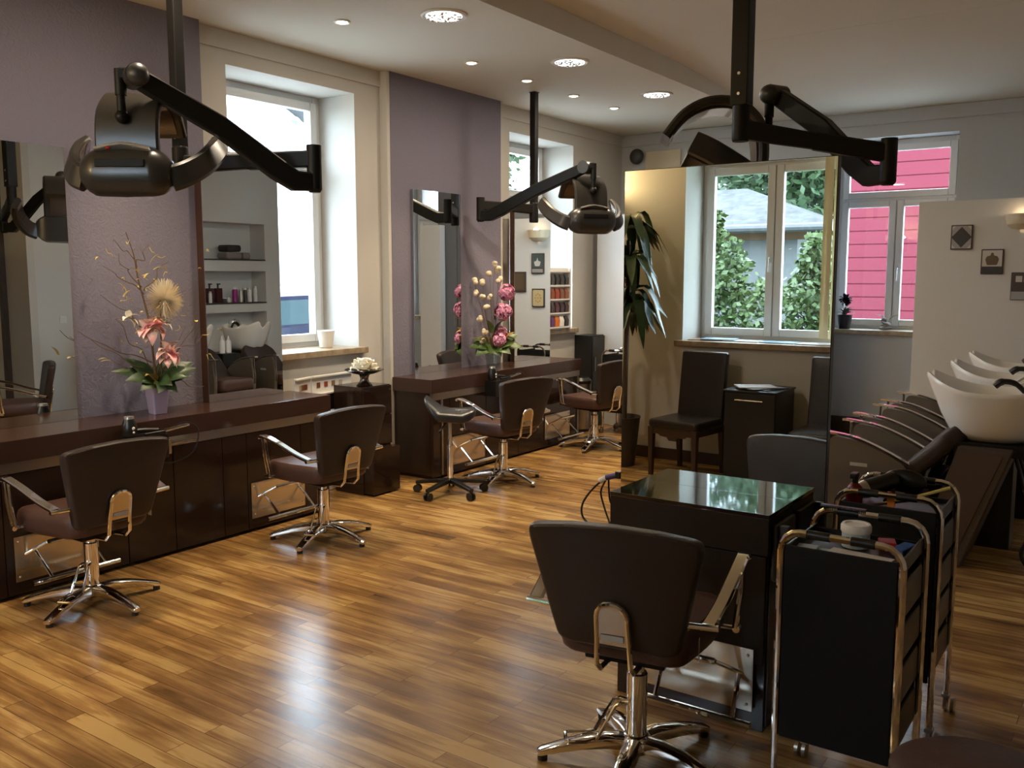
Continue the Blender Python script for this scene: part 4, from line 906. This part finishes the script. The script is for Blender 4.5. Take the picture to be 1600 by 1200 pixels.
wu = wash_unit('white wash basin with brown leather chair, nearest of the row at the right', (-.70, 5.62, 0))
dup(wu, (-.715, 6.45, 0), 0, 'white wash basin with brown leather chair, in the middle of the row')
dup(wu, (-.73, 7.27, 0), 0, 'white wash basin with brown leather chair, farthest of the row, by the partition')
# white nozzle bottles standing in the shelf between the units
def nozzle_bottle(loc, label):
    t = thing('nozzle_bottle', label, 'bottle', loc, 0, 'white nozzle bottles between the basins')
    b = BM(); lathe(b, [(.001, .001), (.032, .001), (.034, .01), (.034, .13), (.026, .15), (.014, .155)], 18); obj('bottle_body', b, M_WHITE, t)
    b = BM(); lathe(b, [(.015, .152), (.015, .165), (.004, .205), (.001, .205)], 12); obj('nozzle', b, M_WHITE, t)
    return t
for k, y in enumerate((6.035, 6.86)):
    b = BM(); box(b, (-.16, -.10, .0), (.16, .10, .70), .006); single('bottle_cabinet', b, M_BLACK, 'narrow black cabinet between the ' + ('first and second' if k == 0 else 'second and third') + ' wash basins', 'cabinet', (-.74, y, 0), 0, 'narrow cabinets between the basins')
    for q, dy in ((0, -.045), (1, .045)):
        nozzle_bottle((-.82, y + dy, .701), 'white nozzle bottle, %s of the two between the %s basins' % (('nearer' if q == 0 else 'farther'), ('first and second' if k == 0 else 'second and third')))

# ------------------------------------------------------------------ niche contents (seen in the mirror)
for z, nm in ((1.24, 'bottle'), (1.81, 'towel')):
    b = BM(); box(b, (XR - .012, NY0 + .002, z), (XR + .298, NY1 - .002, z + .018), .002); single('niche_shelf', b, mat('shelf_dark', (.035, .03, .028), .4), 'thin dark shelf board of the %s niche behind the basins' % nm, 'shelf')
ZS = 1.2585
M_MAROON = mat('maroon_plastic', (.06, .012, .018), .25); M_MAG = mat('magenta_plastic', (.30, .02, .22), .3)
def pump(y, label):
    t = thing('pump_bottle', label, 'bottle', (XR + .14, y, ZS), 0, 'products in the bottle niche')
    b = BM(); box(b, (-.04, -.045, .0005), (.04, .045, .19), .008); obj('bottle_body', b, M_MAROON, t)
    b = BM(); cyl(b, (0, 0, .19), (0, 0, .235), .012, seg=12); box(b, (-.045, -.012, .235), (.014, .012, .252), .004); obj('pump', b, M_BLACK, t)
pump(7.50, 'maroon pump bottle at the left end of the mirrored niche shelf'); pump(7.63, 'second maroon pump bottle of the mirrored niche shelf')
for y, h, r, m, lb, nm in ((7.44, .15, .022, M_WHITE, 'small white bottle in front of maroon pump bottles', 'bottle'), (7.73, .06, .03, M_DGREY, 'low grey jar between pump bottles and white jar in niche', 'jar'), (7.80, .07, .03, M_WHITE, 'low white jar left of magenta bottle in niche', 'jar'),
                    (7.90, .20, .035, M_MAG, 'magenta bottle with white cap in the niche', 'bottle'), (8.00, .18, .03, M_SILVER, 'silver can right of the magenta bottle in niche', 'can'), (8.07, .19, .022, M_DGREY, 'thin dark can in the middle right of the niche', 'can'),
                    (8.14, .19, .03, M_WHITE, 'white can right of thin dark can in niche', 'can'), (8.24, .21, .028, M_WHITE, 'tall white can at the right end of the niche', 'can')):
    t = thing('product_' + nm, lb, nm, (XR + (.05 if y == 7.44 else .14), y, ZS), 0, 'products in the bottle niche')
    b = BM(); lathe(b, [(.001, .0005), (r, .001), (r, h * .82), (r * .8, h * .86)], 16); obj('container', b, m, t)
    b = BM(); lathe(b, [(r * .8, h * .84), (r * .8, h), (.001, h)], 16); obj('cap', b, M_WHITE if m is M_MAG or m is M_DGREY else M_SILVER, t)
def towel(y, z, m, label, w_=.30):
    b = BM(); pad(b, rrect(-.10, .10, -w_ / 2, w_ / 2, .03), .085, lambda u, v, w: (u, v, .045 + w), .05, .1); single('folded_towel', b, m, label, 'towel', (XR + .14, y, z), 0, 'folded towels in the niche')
M_TOWD = mat('dark_towel', (.035, .028, .028), .95, bump=(200, .4)); M_TOWL = mat('grey_pink_towel', (.26, .22, .22), .95, bump=(200, .4))
towel(7.84, 1.8285, M_TOWL, 'pale folded towel below the dark one in the niche', .26); towel(7.84, 1.925, M_TOWD, 'dark folded towel on top of the pale one in the niche', .24); towel(8.05, 1.8285, M_TOWL, 'pale folded towel lying alone beside the towel pile', .12)

# ------------------------------------------------------------------ tile pictures on the partitions
M_TF = mat('tile_frame', (.05, .035, .025), .5); M_TG = mat('tile_grey', (.30, .28, .26), .5); M_TD = mat('tile_dark', (.030, .026, .028), .5); M_TW = mat('tile_white', (.50, .46, .40), .5); M_TB = mat('tile_brown', (.10, .065, .035), .5)
def tile(loc, label, w_=.17, h=.21):
    t = thing('tile_picture', label, 'picture', loc, 0, 'small tile pictures')
    b = BM(); box(b, (-w_ / 2, -.018, -h / 2), (w_ / 2, -.0005, h / 2), .005); obj('frame', b, M_TF, t)
    return t
def face(t, pts, m, name, d=.020):
    b = BM(); prism(b, pts, (0, -.0175, 0), (1, 0, 0), (0, 0, 1), (0, -(d - .0175), 0)); obj(name, b, m, t)
YP = 8.70
t = tile((-1.355, YP, 1.935), 'small tile with dark diamond, upper left of the right partition pictures')
face(t, rrect(-.075, .075, -.095, .095, .01), M_TG, 'grey_ground'); face(t, [(-.08, 0), (0, -.088), (.08, 0), (0, .088)], M_TD, 'dark_diamond', .0215)
for sx in (-1, 1):
    for sz in (-1, 1): face(t, [(sx * .074, sz * .094), (sx * .045, sz * .094), (sx * .074, sz * .06)], M_TW, 'white_corner', .0212)
t = tile((-1.11, YP, 1.725), 'small white tile with dark crown, between diamond tile and black tile')
face(t, [(-.075, -.04), (.075, -.04), (.075, .095), (-.075, .095)], M_TW, 'white_ground'); face(t, [(-.08, -.10), (.08, -.10), (.08, -.043), (-.08, -.043)], M_TD, 'dark_band', .0215)
face(t, round_poly([(-.038, -.028), (.038, -.028), (.052, .02), (.04, .045), (.012, .052), (.010, .075), (-.010, .075), (-.012, .052), (-.04, .045), (-.052, .02)], .008, 3), M_TB, 'crown', .0215)
t = tile((-.865, YP, 1.52), 'small black tile with white squares, cut by the right picture edge', .19, .23)
face(t, [(-.06, .035), (-.012, .035), (-.012, .085), (-.06, .085)], M_TW, 'white_square'); face(t, [(0, .035), (.05, .035), (.05, .085), (0, .085)], M_TW, 'white_square'); face(t, [(-.09, -.11), (.09, -.11), (.09, -.045), (-.09, -.045)], M_TG, 'grey_band')
YQ = 8.62
t = tile((-4.115, YQ, 1.745), 'small teal tile with pale cup, seen in the rear mirror', .17, .23)
face(t, [(-.07, -.045), (.07, -.045), (.07, .10), (-.07, .10)], mat('tile_teal', (.05, .075, .075), .5), 'teal_ground'); face(t, round_poly([(-.03, -.03), (.03, -.03), (.045, .02), (.01, .03), (.0, .07), (-.01, .03), (-.045, .02)], .01, 3), M_TW, 'pale_cup', .0215); face(t, [(-.07, -.10), (.07, -.10), (.07, -.06), (-.07, -.06)], M_TG, 'pale_band', .0212)
t = tile((-4.125, YQ, 1.36), 'small cream tile with gold ornament, seen in the rear mirror', .17, .21)
face(t, rrect(-.07, .07, -.09, .09, .015), mat('tile_cream', (.50, .40, .22), .5), 'cream_ground')
for k in range(9):
    a = k * 2 * PI / 8; r = .035 if k < 8 else 0; c = (r * math.cos(a), r * 1.3 * math.sin(a)); face(t, [(c[0] + .012 * math.cos(q * PI / 4), c[1] + .012 * math.sin(q * PI / 4)) for q in range(8)], M_GOLD, 'gold_ornament', .0212)
t = tile((-3.87, YQ, 1.54), 'dark framed tile at the left edge of the rear mirror view', .17, .23); face(t, rrect(-.065, .065, -.095, .095, .01), M_TB, 'brown_ground')

# ------------------------------------------------------------------ hair colour chart on the far window sill
t = thing('colour_chart', 'white hair colour chart with four rows of swatches on the rear window sill', 'colour chart', (-4.99, 7.86, 1.057))
b = BM(); box(b, (-.012, -.30, .001), (0, .30, .63), .003)
for z in (.015, .16, .30, .44, .585): box(b, (0, -.30, z), (.045, .30, z + .014), .003)
box(b, (0, -.30, .001), (.045, -.285, .63), .002); box(b, (0, .285, .001), (.045, .30, .63), .002); box(b, (0, -.30, .60), (.012, .30, .63), .002)
obj('rack', b, M_WHITE, t)
SW = [[(.62, .10, .02), (.7, .28, .02), (.10, .02, .14), (.65, .16, .02), (.9, .85, .8), (.02, .018, .016)], [(.03, .012, .012)] * 3 + [(.07, .02, .03), (.04, .012, .02), (.03, .01, .01)], [(.10, .03, .015), (.16, .05, .02), (.22, .06, .02), (.30, .05, .02), (.20, .07, .03), (.24, .08, .03)], [(.012, .012, .012), (.02, .018, .016), (.03, .025, .022), (.02, .018, .018), (.035, .03, .028), (.02, .016, .015)]]
for r_, row in enumerate(SW):
    for k, c in enumerate(row):
        b = BM(); y = -.255 + k * .092; z = .035 + .1425 * r_; ribbon(b, [(.030, y + .03, z), (.034, y + .03, z + .06), (.016, y + .03, z + .10)], [.074, .070, .062], .02, (0, 1, 0), .6); obj('hair_swatch', b, mat('swatch_%d_%d' % (r_, k), c, .35), t)
b = BM(); box(b, (.0121, -.25, .606), (.0135, -.08, .622)); obj('heading', b, M_TG, t)

t = thing('added_cabinet', 'added tall dark cabinet keeping the back window out of a wall mirror', 'cabinet', (-2.80, 9.05, 0))  # added cabinet, blocks the bright back window from the rear counter mirror
b = BM(); box(b, (-.40, -.28, .0), (.20, .28, 2.68), .004); obj('body', b, mat('cabinet_charcoal', (.14, .14, .145), .5), t)
for sx in (-1, 1):
    b = BM(); box(b, (-.10 + sx * .15 - .145, -.30, .05), (-.10 + sx * .15 + .145, -.281, 2.66), .003); do = obj('door', b, mat('cabinet_charcoal', (.14, .14, .145), .5), t)
    b = BM(); cyl(b, (-.10 + sx * .04, -.305, 1.0), (-.10 + sx * .04, -.305, 1.2), .006, seg=8); obj('handle', b, M_ALU, do)
# bin and low shelf in the corner behind the rear counter
t = thing('pedal_bin', 'silver pedal bin behind the end of the rear counter', 'bin', (-4.80, 8.12, 0))
b = BM(); lathe(b, [(.001, .03), (.115, .03), (.115, .50), (.001, .50)], 28); obj('bin_body', b, M_ALU, t)
b = BM(); lathe(b, [(.12, .50), (.12, .53), (.09, .56), (.001, .575)], 28); obj('lid', b, M_BLACK, t)
b = BM(); lathe(b, [(.118, .0), (.12, .03), (.001, .031)], 28); obj('foot_ring', b, M_BLACK, t)
t = thing('black_cabinet', 'tall black cabinet in the corner beyond the rear counter', 'cabinet', (-4.86, 8.48, 0))
b = BM(); box(b, (-.15, -.13, .0), (.06, .13, .98), .004); obj('body', b, M_BLACK, t)
b = BM(); box(b, (.06, -.125, .06), (.075, .125, .97), .003); do = obj('door', b, M_BLACK, t)
b = BM(); cyl(b, (.085, -.09, .60), (.085, -.09, .75), .005, seg=8); obj('handle', b, M_ALU, do)

# wall speaker and vent panel high on the back wall
t = thing('wall_speaker', 'dark round speaker high in the rear left corner', 'speaker', (-4.80, YB - .06, 2.93))
b = BM(); ball(b, (0, 0, 0), (.085, .05, .085), 18); obj('speaker_body', b, M_DGREY, t)
b = BM(); cyl(b, (0, .03, 0), (0, .06, 0), .03, seg=14); obj('bracket', b, M_DGREY, t)
t = thing('vent_panel', 'pale rectangular vent panel high on the back wall', 'vent', (-4.50, YB, 2.87))
b = BM(); box(b, (-.21, -.02, -.11), (.21, -.001, .11), .004); obj('cover', b, M_SCONCE, t)
b = BM()
for k in range(7): box(b, (-.18, -.024, -.09 + k * .027), (.18, -.019, -.085 + k * .027))
obj('slats', b, M_SCONCE, t)
# angel figure and potted flower on the back window sill
t = thing('angel_figure', 'small grey winged angel figure on the back window sill', 'figurine', (-2.10, YB + .06, 1.078))
b = BM(); ball(b, (0, 0, .04), (.05, .04, .04), 12); ball(b, (-.02, -.01, .095), (.026, .026, .028), 12); tube(b, [(.03, -.03, .05), (-.01, -.045, .07), (-.035, -.03, .08)], [.014, .012, .009], 8); tube(b, [(.05, -.01, .03), (.0, -.05, .02), (-.05, -.04, .018)], [.02, .018, .014], 8); obj('figure', b, M_TG, t)
for s in (-1, 1):
    b = BM(); leaf(b, (s * .02, .02, .06), (s * .12, .03, .15), .07, .03); bmesh.ops.solidify(b, geom=b.faces[:], thickness=.006); obj('wing', b, M_TG, t)
t = thing('potted_flower', 'dark purple flower in a dark pot on the back window sill', 'potted plant', (-2.50, YB + .06, 1.078))
b = BM(); lathe(b, [(.001, .001), (.055, .001), (.075, .14), (.068, .14), (.05, .02), (.001, .018)], 20); obj('pot', b, mat('dark_pot', (.018, .014, .022), .35), t)
b = BM(); random.seed(4)
for i in range(40):
    v = Vector((random.gauss(0, 1), random.gauss(0, 1), random.gauss(0, 1))).normalized(); leaf(b, Vector((0, 0, .29)), Vector((0, 0, .29)) + v * .075, .06, .008, 3)
cyl(b, (0, 0, .1), (0, 0, .29), .004, seg=6); obj('flower_head', b, mat('dark_purple_petal', (.025, .006, .035), .6), t)
b = BM()
for i in range(26):
    a = random.random() * 6.28; leaf(b, (0, 0, .13), (.10 * math.cos(a), .08 * math.sin(a), .15 + random.random() * .08), .035)
obj('pale_leaves', b, mat('pale_grey_leaf', (.22, .20, .17), .6), t)

# ------------------------------------------------------------------ waiting corner behind the camera, seen in the big mirror
def high_chair(label, loc, rot):
    t = thing('high_back_chair', label, 'chair', loc, rot, 'high back leather chairs')
    ML_ = mat('espresso_leather', (.022, .014, .010), .32, spec=.5, bump=(120, .1))
    b = BM(); pad(b, rrect(-.21, .21, .38, .985, .02, 3), .055, lambda u, v, w: (u, -.21 - .12 * (v - .38) - w, v), .05, .04); obj('backrest', b, ML_, t)
    b = BM(); pad(b, rrect(-.225, .225, -.20, .23, .03, 4), .07, lambda u, v, w: (u, v, .425 + w), .1, .04); obj('seat', b, ML_, t)
    b = BM(); o_ = [(-.205, .40), (-.205, .345), (-.13, .345), (-.11, .33), (-.05, .325), (-.03, .30), (.03, .30), (.05, .325), (.11, .33), (.13, .345), (.205, .345), (.205, .40)]
    prism(b, o_, (0, .20, 0), (1, 0, 0), (0, 0, 1), (0, .02, 0))
    for s in (-1, 1): box(b, (s * .215, -.19, .345), (s * .195, .21, .40))
    obj('apron', b, M_BASE, t)
    for x in (-.20, .20):
        for y in (-.21, .205):
            b = BM(); k = .5 if y > 0 else .55; ribbon(b, [(x * 1.0, y, .40), (x * 1.0, y - (.03 if y < 0 else 0), .001)], [.05, .034], [.05, .034], (1, 0, 0), .2); obj('leg', b, M_BASE, t)
    return t
hc = high_chair('high back dark leather chair left of the black cabinet, in the mirror', (-3.01, -.39, 0), 0.12)
dup(hc, (-1.90, -.42, 0), 0, 'high back dark leather chair right of the black cabinet, cut by mirror edge')
t = thing('magazine_cabinet', 'black cabinet with bar handle and magazines on top, in the mirror', 'cabinet', (-2.46, -.54, 0))
b = BM(); box(b, (-.20, -.22, .0), (.20, .22, .715), .004); obj('body', b, M_BLACK, t)
b = BM(); box(b, (-.198, .22, .05), (.198, .238, .705), .003); do = obj('door', b, M_BLACK, t)
b = BM(); cyl(b, (-.11, .255, .655), (.11, .255, .655), .006, seg=10); cyl(b, (-.09, .238, .655), (-.09, .255, .655), .004, seg=8); cyl(b, (.09, .238, .655), (.09, .255, .655), .004, seg=8); obj('bar_handle', b, M_STEEL, do)
b = BM(); box(b, (-.21, -.225, .715), (.21, .245, .73), .003); obj('top_board', b, M_BLACK, t)
def magazine(loc, rot, m, label, sx=.105, sy=.145, th=.008):
    b = BM(); box(b, (-sx, -sy, 0), (sx, sy, th), .002); single('magazine', b, m, label, 'magazine', loc, rot, 'magazines in the waiting corner')
M_MG = [mat('magazine_cover_%d' % i, c, .35) for i, c in enumerate([(.30, .28, .30), (.62, .60, .58), (.10, .10, .12), (.35, .20, .14), (.25, .38, .45)])]
magazine((-2.40, -.50, .7305), .3, M_MG[2], 'dark magazine at the bottom on the black cabinet'); magazine((-2.43, -.46, .739), .6, M_MG[0], 'grey magazine in the middle of the pile on the cabinet'); magazine((-2.47, -.45, .7475), 1.0, M_MG[1], 'white magazine on top of the pile on the cabinet')
ZW = 1.0575
magazine((-3.10, YF - .14, ZW), 1.45, M_MG[3], 'brown magazine at the left end of garden window sill'); magazine((-2.99, YF - .14, ZW + .0085), 1.4, M_MG[4], 'light blue magazine leaning over brown one on sill'); magazine((-2.78, YF - .15, ZW), 1.55, M_MG[1], 'white open magazine in the middle of the sill'); magazine((-2.47, YF - .15, ZW), 1.57, M_MG[4], 'blue grey magazine right of the white one on sill'); magazine((-2.16, YF - .12, ZW), 1.57, M_MG[1], 'white magazine at the right on garden window sill')
t = thing('vertical_blind', 'cream vertical blind pulled to the right of the garden window', 'blind', (-2.115, YF - .20, 1.06))
for k in range(4):
    b = BM(); box(b, (-.06 + k * .04, -.012 + (k % 2) * .024, .04), (-.022 + k * .04, -.008 + (k % 2) * .024, 1.87)); obj('slat', b, mat('cream_blind', (.72, .64, .42), .8), t)
b = BM(); box(b, (-.10, -.03, 1.87), (.14, .03, 1.889), .003); obj('rail', b, M_WHITE, t)
t = thing('dracaena', 'tall dracaena in a dark wicker planter, at the left mirror edge', 'potted plant', (-3.63, -.42, 0))
b = BM(); lathe(b, [(.001, .001), (.125, .001), (.165, .40), (.172, .42), (.160, .42), (.150, .36), (.001, .36)], 28); obj('planter', b, M_WICKER, t)
b = BM(); tube(b, smooth_path([(.03, 0, .36), (.04, 0, .8), (.06, .02, 1.3), (.05, .0, 1.9)], 5), [.026 - .0006 * i for i in range(16)], 10); tube(b, smooth_path([(-.04, .02, .36), (-.10, .02, .9), (-.14, .03, 1.5)], 5), .018, 8); obj('cane', b, M_TRUNK, t)
b = BM(); random.seed(9)
for (hx, hy, hz, n) in ((.05, 0, 2.0, 24), (.07, .02, 1.72, 18), (-.14, .03, 1.62, 16), (.06, .02, 1.42, 16), (.10, .0, 1.30, 12)):
    for i in range(n):
        a = i * 2.4 + random.random() * .5; ln = random.uniform(.28, .50); d = Vector((math.cos(a), math.sin(a), 0)); rise = random.uniform(.0, .16); drop = random.uniform(.10, .34)
        rows = []; s = Vector((-d.y, d.x, 0))
        for k in range(9):
            f = k / 8; c = Vector((hx, hy, hz)) + d * (ln * (f - .25 * f * f * (1.2 if drop > .2 else .6))) + Vector((0, 0, rise * math.sin(PI * min(1, f * 1.3)) - drop * f * f)); hw = .040 * math.sin(PI * (.08 + .92 * f)) + .002
            rows.append([c - s * hw + Vector((0, 0, hw * .4)), c, c + s * hw + Vector((0, 0, hw * .4))])
        skin(b, rows, cap=False, closed_ring=False)
for v in b.verts:
    if v.co.y < -.40: v.co.y = -.40 - .0 + random.uniform(0, .01)
obj('leaves', b, M_DLEAF, t)
t = thing('switch_plate', 'white light switch on the side wall, seen in the far left mirror', 'switch', (XR, 5.50, 1.12))
b = BM(); box(b, (-.012, -.04, -.04), (-.0005, .04, .04), .004); obj('plate', b, M_WHITE, t)
b = BM(); box(b, (-.016, -.026, -.026), (-.011, .026, .026), .003); obj('rocker', b, M_PVC, t)

# ================================================================== OUTSIDE
M_GRASS = mat('lawn', (.03, .055, .016), .9, var=(2, (.05, .075, .024))); M_STREET = mat('pale_paving', (.45, .44, .42), .9)
b = BM(); box(b, (-30, -25, -.25), (20, YF - WT - .01, -.12)); struct('ground_garden', b, M_GRASS, None, 'lawn outside the garden window', 'ground')
b = BM(); box(b, (-30, YF - WT - .01, -.25), (XL - WT - .01, 30, -.12)); struct('ground_street', b, M_STREET, None, 'pale street outside the left windows', 'ground')
b = BM(); box(b, (XL - WT - .01, YB + WT + .01, -.25), (20, 30, -.12)); struct('ground_back', b, M_STREET, None, 'pale yard behind the back window', 'ground')
# pink clapboard house behind the back window
t = thing('pink_house', 'pink clapboard house outside the back window', 'house', (-2.5, 14.6, -.12))
b = BM(); box(b, (-5.5, 0, 0), (4.5, 5, 4.25)); obj('wall', b, siding('pink_siding', (.118, .024, .034), (.05, .007, .010), .20), t)
b = BM(); prism(b, [(-.3, 4.25), (5.5, 4.25), (2.6, 5.6)], (-5.8, 0, 0), (0, 1, 0), (0, 0, 1), (10.6, 0, 0)); obj('roof', b, mat('slate_roof', (.10, .10, .11), .7), t)
# white house across the street
t = thing('white_house', 'overexposed white house with sloping roof across the street', 'house', (-16.5, 12.0, -.12))
b = BM(); prism(b, [(-6, 0), (6, 0), (6, 3.95), (0, 6.75), (-6, 3.95)], (0, 0, 0), (0, 1, 0), (0, 0, 1), (-8, 0, 0)); obj('wall', b, mat('white_render', (.88, .88, .87), .9), t)
for s in (-1, 1):
    b = BM(); prism(b, [(s * 6.6, 3.67), (s * 6.6, 3.85), (0, 6.95), (0, 6.75)], (.5, 0, 0), (0, 1, 0), (0, 0, 1), (-9, 0, 0)); obj('roof', b, mat('pale_roof_tiles', (.075, .08, .085), .8), t)
for y, z in ((-2.5, 1.4), (2.5, 1.4), (-2.5, 4.2), (2.5, 4.2)):
    b = BM(); box(b, (0, y - .5, z), (.03, y + .5, z + 1.2), .01); wn = obj('window', b, M_WHITE, t)
    b = BM(); box(b, (.03, y - .4, z + .1), (.04, y + .4, z + 1.1)); obj('pane', b, mat('dark_pane', (.25, .28, .3), .1), wn)
t = thing('parked_car', 'dark blue car parked across the street', 'car', (-11.5, 9.9, -.12), PI / 2)
sec = [(-2.0, .35), (-2.05, .65), (-1.95, .85), (-1.35, .95), (-.75, 1.42), (.75, 1.45), (1.45, 1.0), (1.95, .9), (2.05, .6), (2.0, .35)]
b = BM(); prism(b, round_poly(sec, .08, 3), (0, -.82, 0), (1, 0, 0), (0, 0, 1), (0, 1.64, 0)); obj('body', b, mat('car_paint_blue', (.008, .014, .03), .25), t)
for s in (-1, 1):
    b = BM(); prism(b, [(-1.15, .98), (-.68, 1.36), (.70, 1.38), (1.20, 1.02)], (0, s * .822, 0), (1, 0, 0), (0, 0, 1), (0, s * .006, 0)); obj('side_window', b, mat('car_glass', (.03, .055, .06), .2), t)
    for x in (-1.25, 1.3):
        b = BM(); cyl(b, (x, s * .66, .32), (x, s * .84, .32), .32, seg=24); wh = obj('wheel', b, M_BLACK, t)
        b = BM(); cyl(b, (x, s * .842, .32), (x, s * .85, .32), .2, seg=20); obj('rim', b, M_ALU, wh)
# garden shed with tiled roof, bushes and trees in front of the garden window
t = thing('garden_house', 'small white garden house with grey hipped roof and gutter, in the mirror', 'garden house', (-6.9, -7.9, -.12), math.radians(-4))
b = BM(); box(b, (-2.6, -3.2, 0), (2.3, 0, 2.40)); obj('wall', b, mat('darkened_render', (.13, .135, .14), .9), t)  # pale wall, base colour darkened to offset the strong sky
b = BM(); box(b, (-2.7, .0, 2.30), (2.5, .10, 2.50)); obj('eave_board', b, mat('brown_eave', (.14, .075, .038), .7), t)
b = BM(); e_ = [(-3.2, .5), (2.85, .5), (2.85, -3.7), (-3.2, -3.7)]
V = [b.verts.new((x, y, z)) for z in (2.46, 2.52) for x, y in e_] + [b.verts.new((-1.2, -1.6, 3.28)), b.verts.new((1.0, -1.6, 3.28))]
for f in ((3, 2, 1, 0), (0, 1, 5, 4), (1, 2, 6, 5), (2, 3, 7, 6), (3, 0, 4, 7), (4, 5, 9, 8), (5, 6, 9), (6, 7, 8, 9), (7, 4, 8)): b.faces.new([V[q] for q in f])
rf = obj('roof', b, mat('grey_tiles', (.012, .012, .012), .8, bump=(14, 1.0), var=(6, (.05, .05, .05))), t)
b = BM(); tube(b, [(-3.2, .57, 2.46), (2.95, .57, 2.46)], .07, 10); obj('gutter', b, mat('zinc_gutter', (.06, .063, .066), .5), rf)
def foliage(name, label, cat, loc, crowns, nleaf, size, m, trunk=None):
    t = thing(name, label, cat, loc); b = BM(); rr = random.Random(hash(label) % 1000 if False else len(label) * 7)
    for (cx, cy, cz, r, rz) in crowns:
        for i in range(nleaf):
            v = Vector((rr.gauss(0, 1), rr.gauss(0, 1), rr.gauss(0, 1))).normalized() * (rr.random() ** .33); c = Vector((cx + v.x * r, cy + v.y * r, cz + v.z * rz))
            d = Vector((rr.gauss(0, 1), rr.gauss(0, 1), rr.gauss(-.3, .7))).normalized(); s = d.cross(Vector((rr.gauss(0, 1), rr.gauss(0, 1), rr.gauss(0, 1)))).normalized(); q = size * rr.uniform(.6, 1.2)
            b.faces.new([b.verts.new(c), b.verts.new(c + d * q * .5 + s * q * .3), b.verts.new(c + d * q), b.verts.new(c + d * q * .5 - s * q * .3)])
    obj('foliage', b, m, t)
    if trunk:
        b = BM(); tube(b, [(0, 0, 0), (.05, .03, trunk * .5), (0, 0, trunk)], [.12 * trunk / 3, .09 * trunk / 3, .04], 8); obj('trunk', b, M_TRUNK, t)
M_GL1 = mat('bush_leaf', (.042, .075, .02), .55, var=(1.5, (.075, .11, .03))); M_GL2 = mat('tree_leaf', (.022, .052, .018), .6, var=(1.2, (.042, .08, .026)))
foliage('shrub', 'light green shrub close outside the garden window', 'shrub', (-4.5, -4.6, -.12), [(0, 0, .7, .75, .75), (-.35, .1, 1.3, .5, .5), (.5, -.1, 1.25, .45, .5), (.1, 0, 1.75, .3, .5), (-.1, 0, 2.3, .14, .3)], 900, .10, M_GL1, 1.2)
foliage('shrub', 'second light green shrub at the right of the garden window', 'shrub', (-3.15, -4.4, -.12), [(0, 0, .8, .45, .8), (-.1, 0, 1.45, .35, .45), (.25, 0, 1.0, .4, .4), (-.05, 0, 1.9, .2, .35)], 800, .10, M_GL1, 1.0)
foliage('shrub', 'dark shrub before the white wall of the garden house', 'shrub', (-5.9, -6.4, -.12), [(0, 0, 1.0, .7, 1.0), (.3, 0, 1.8, .45, .5)], 900, .12, M_GL2, 1.2)
foliage('tree', 'tall green tree to the right of the garden house', 'tree', (-5.9, -14.0, -.12), [(-.2, 0, 3.0, 2.0, 1.6), (1.0, 0, 4.6, 2.0, 1.7), (-1.2, 0, 5.0, 2.0, 1.7), (.2, 0, 1.5, 1.5, 1.1), (1.8, 0, 2.2, 1.4, 1.3)], 2600, .24, M_GL2, 4)
foliage('tree', 'broad tree rising behind the garden house roof', 'tree', (-9.6, -20.5, -.12), [(0, 0, 4.5, 3.0, 2.4), (2.4, 0, 5.2, 2.8, 2.4), (-2.6, 0, 5.4, 2.8, 2.2), (4.4, -1, 4.4, 2.6, 2.2), (2, 0, 7.5, 2.8, 2.0)], 2600, .30, M_GL2, 5)
foliage('tree', 'green tree outside the rear left window', 'tree', (-11.0, 13.6, -.12), [(0, 0, 3.2, 1.3, 1.4), (.2, .5, 4.6, 1.2, 1.2)], 2000, .18, M_GL2, 4)
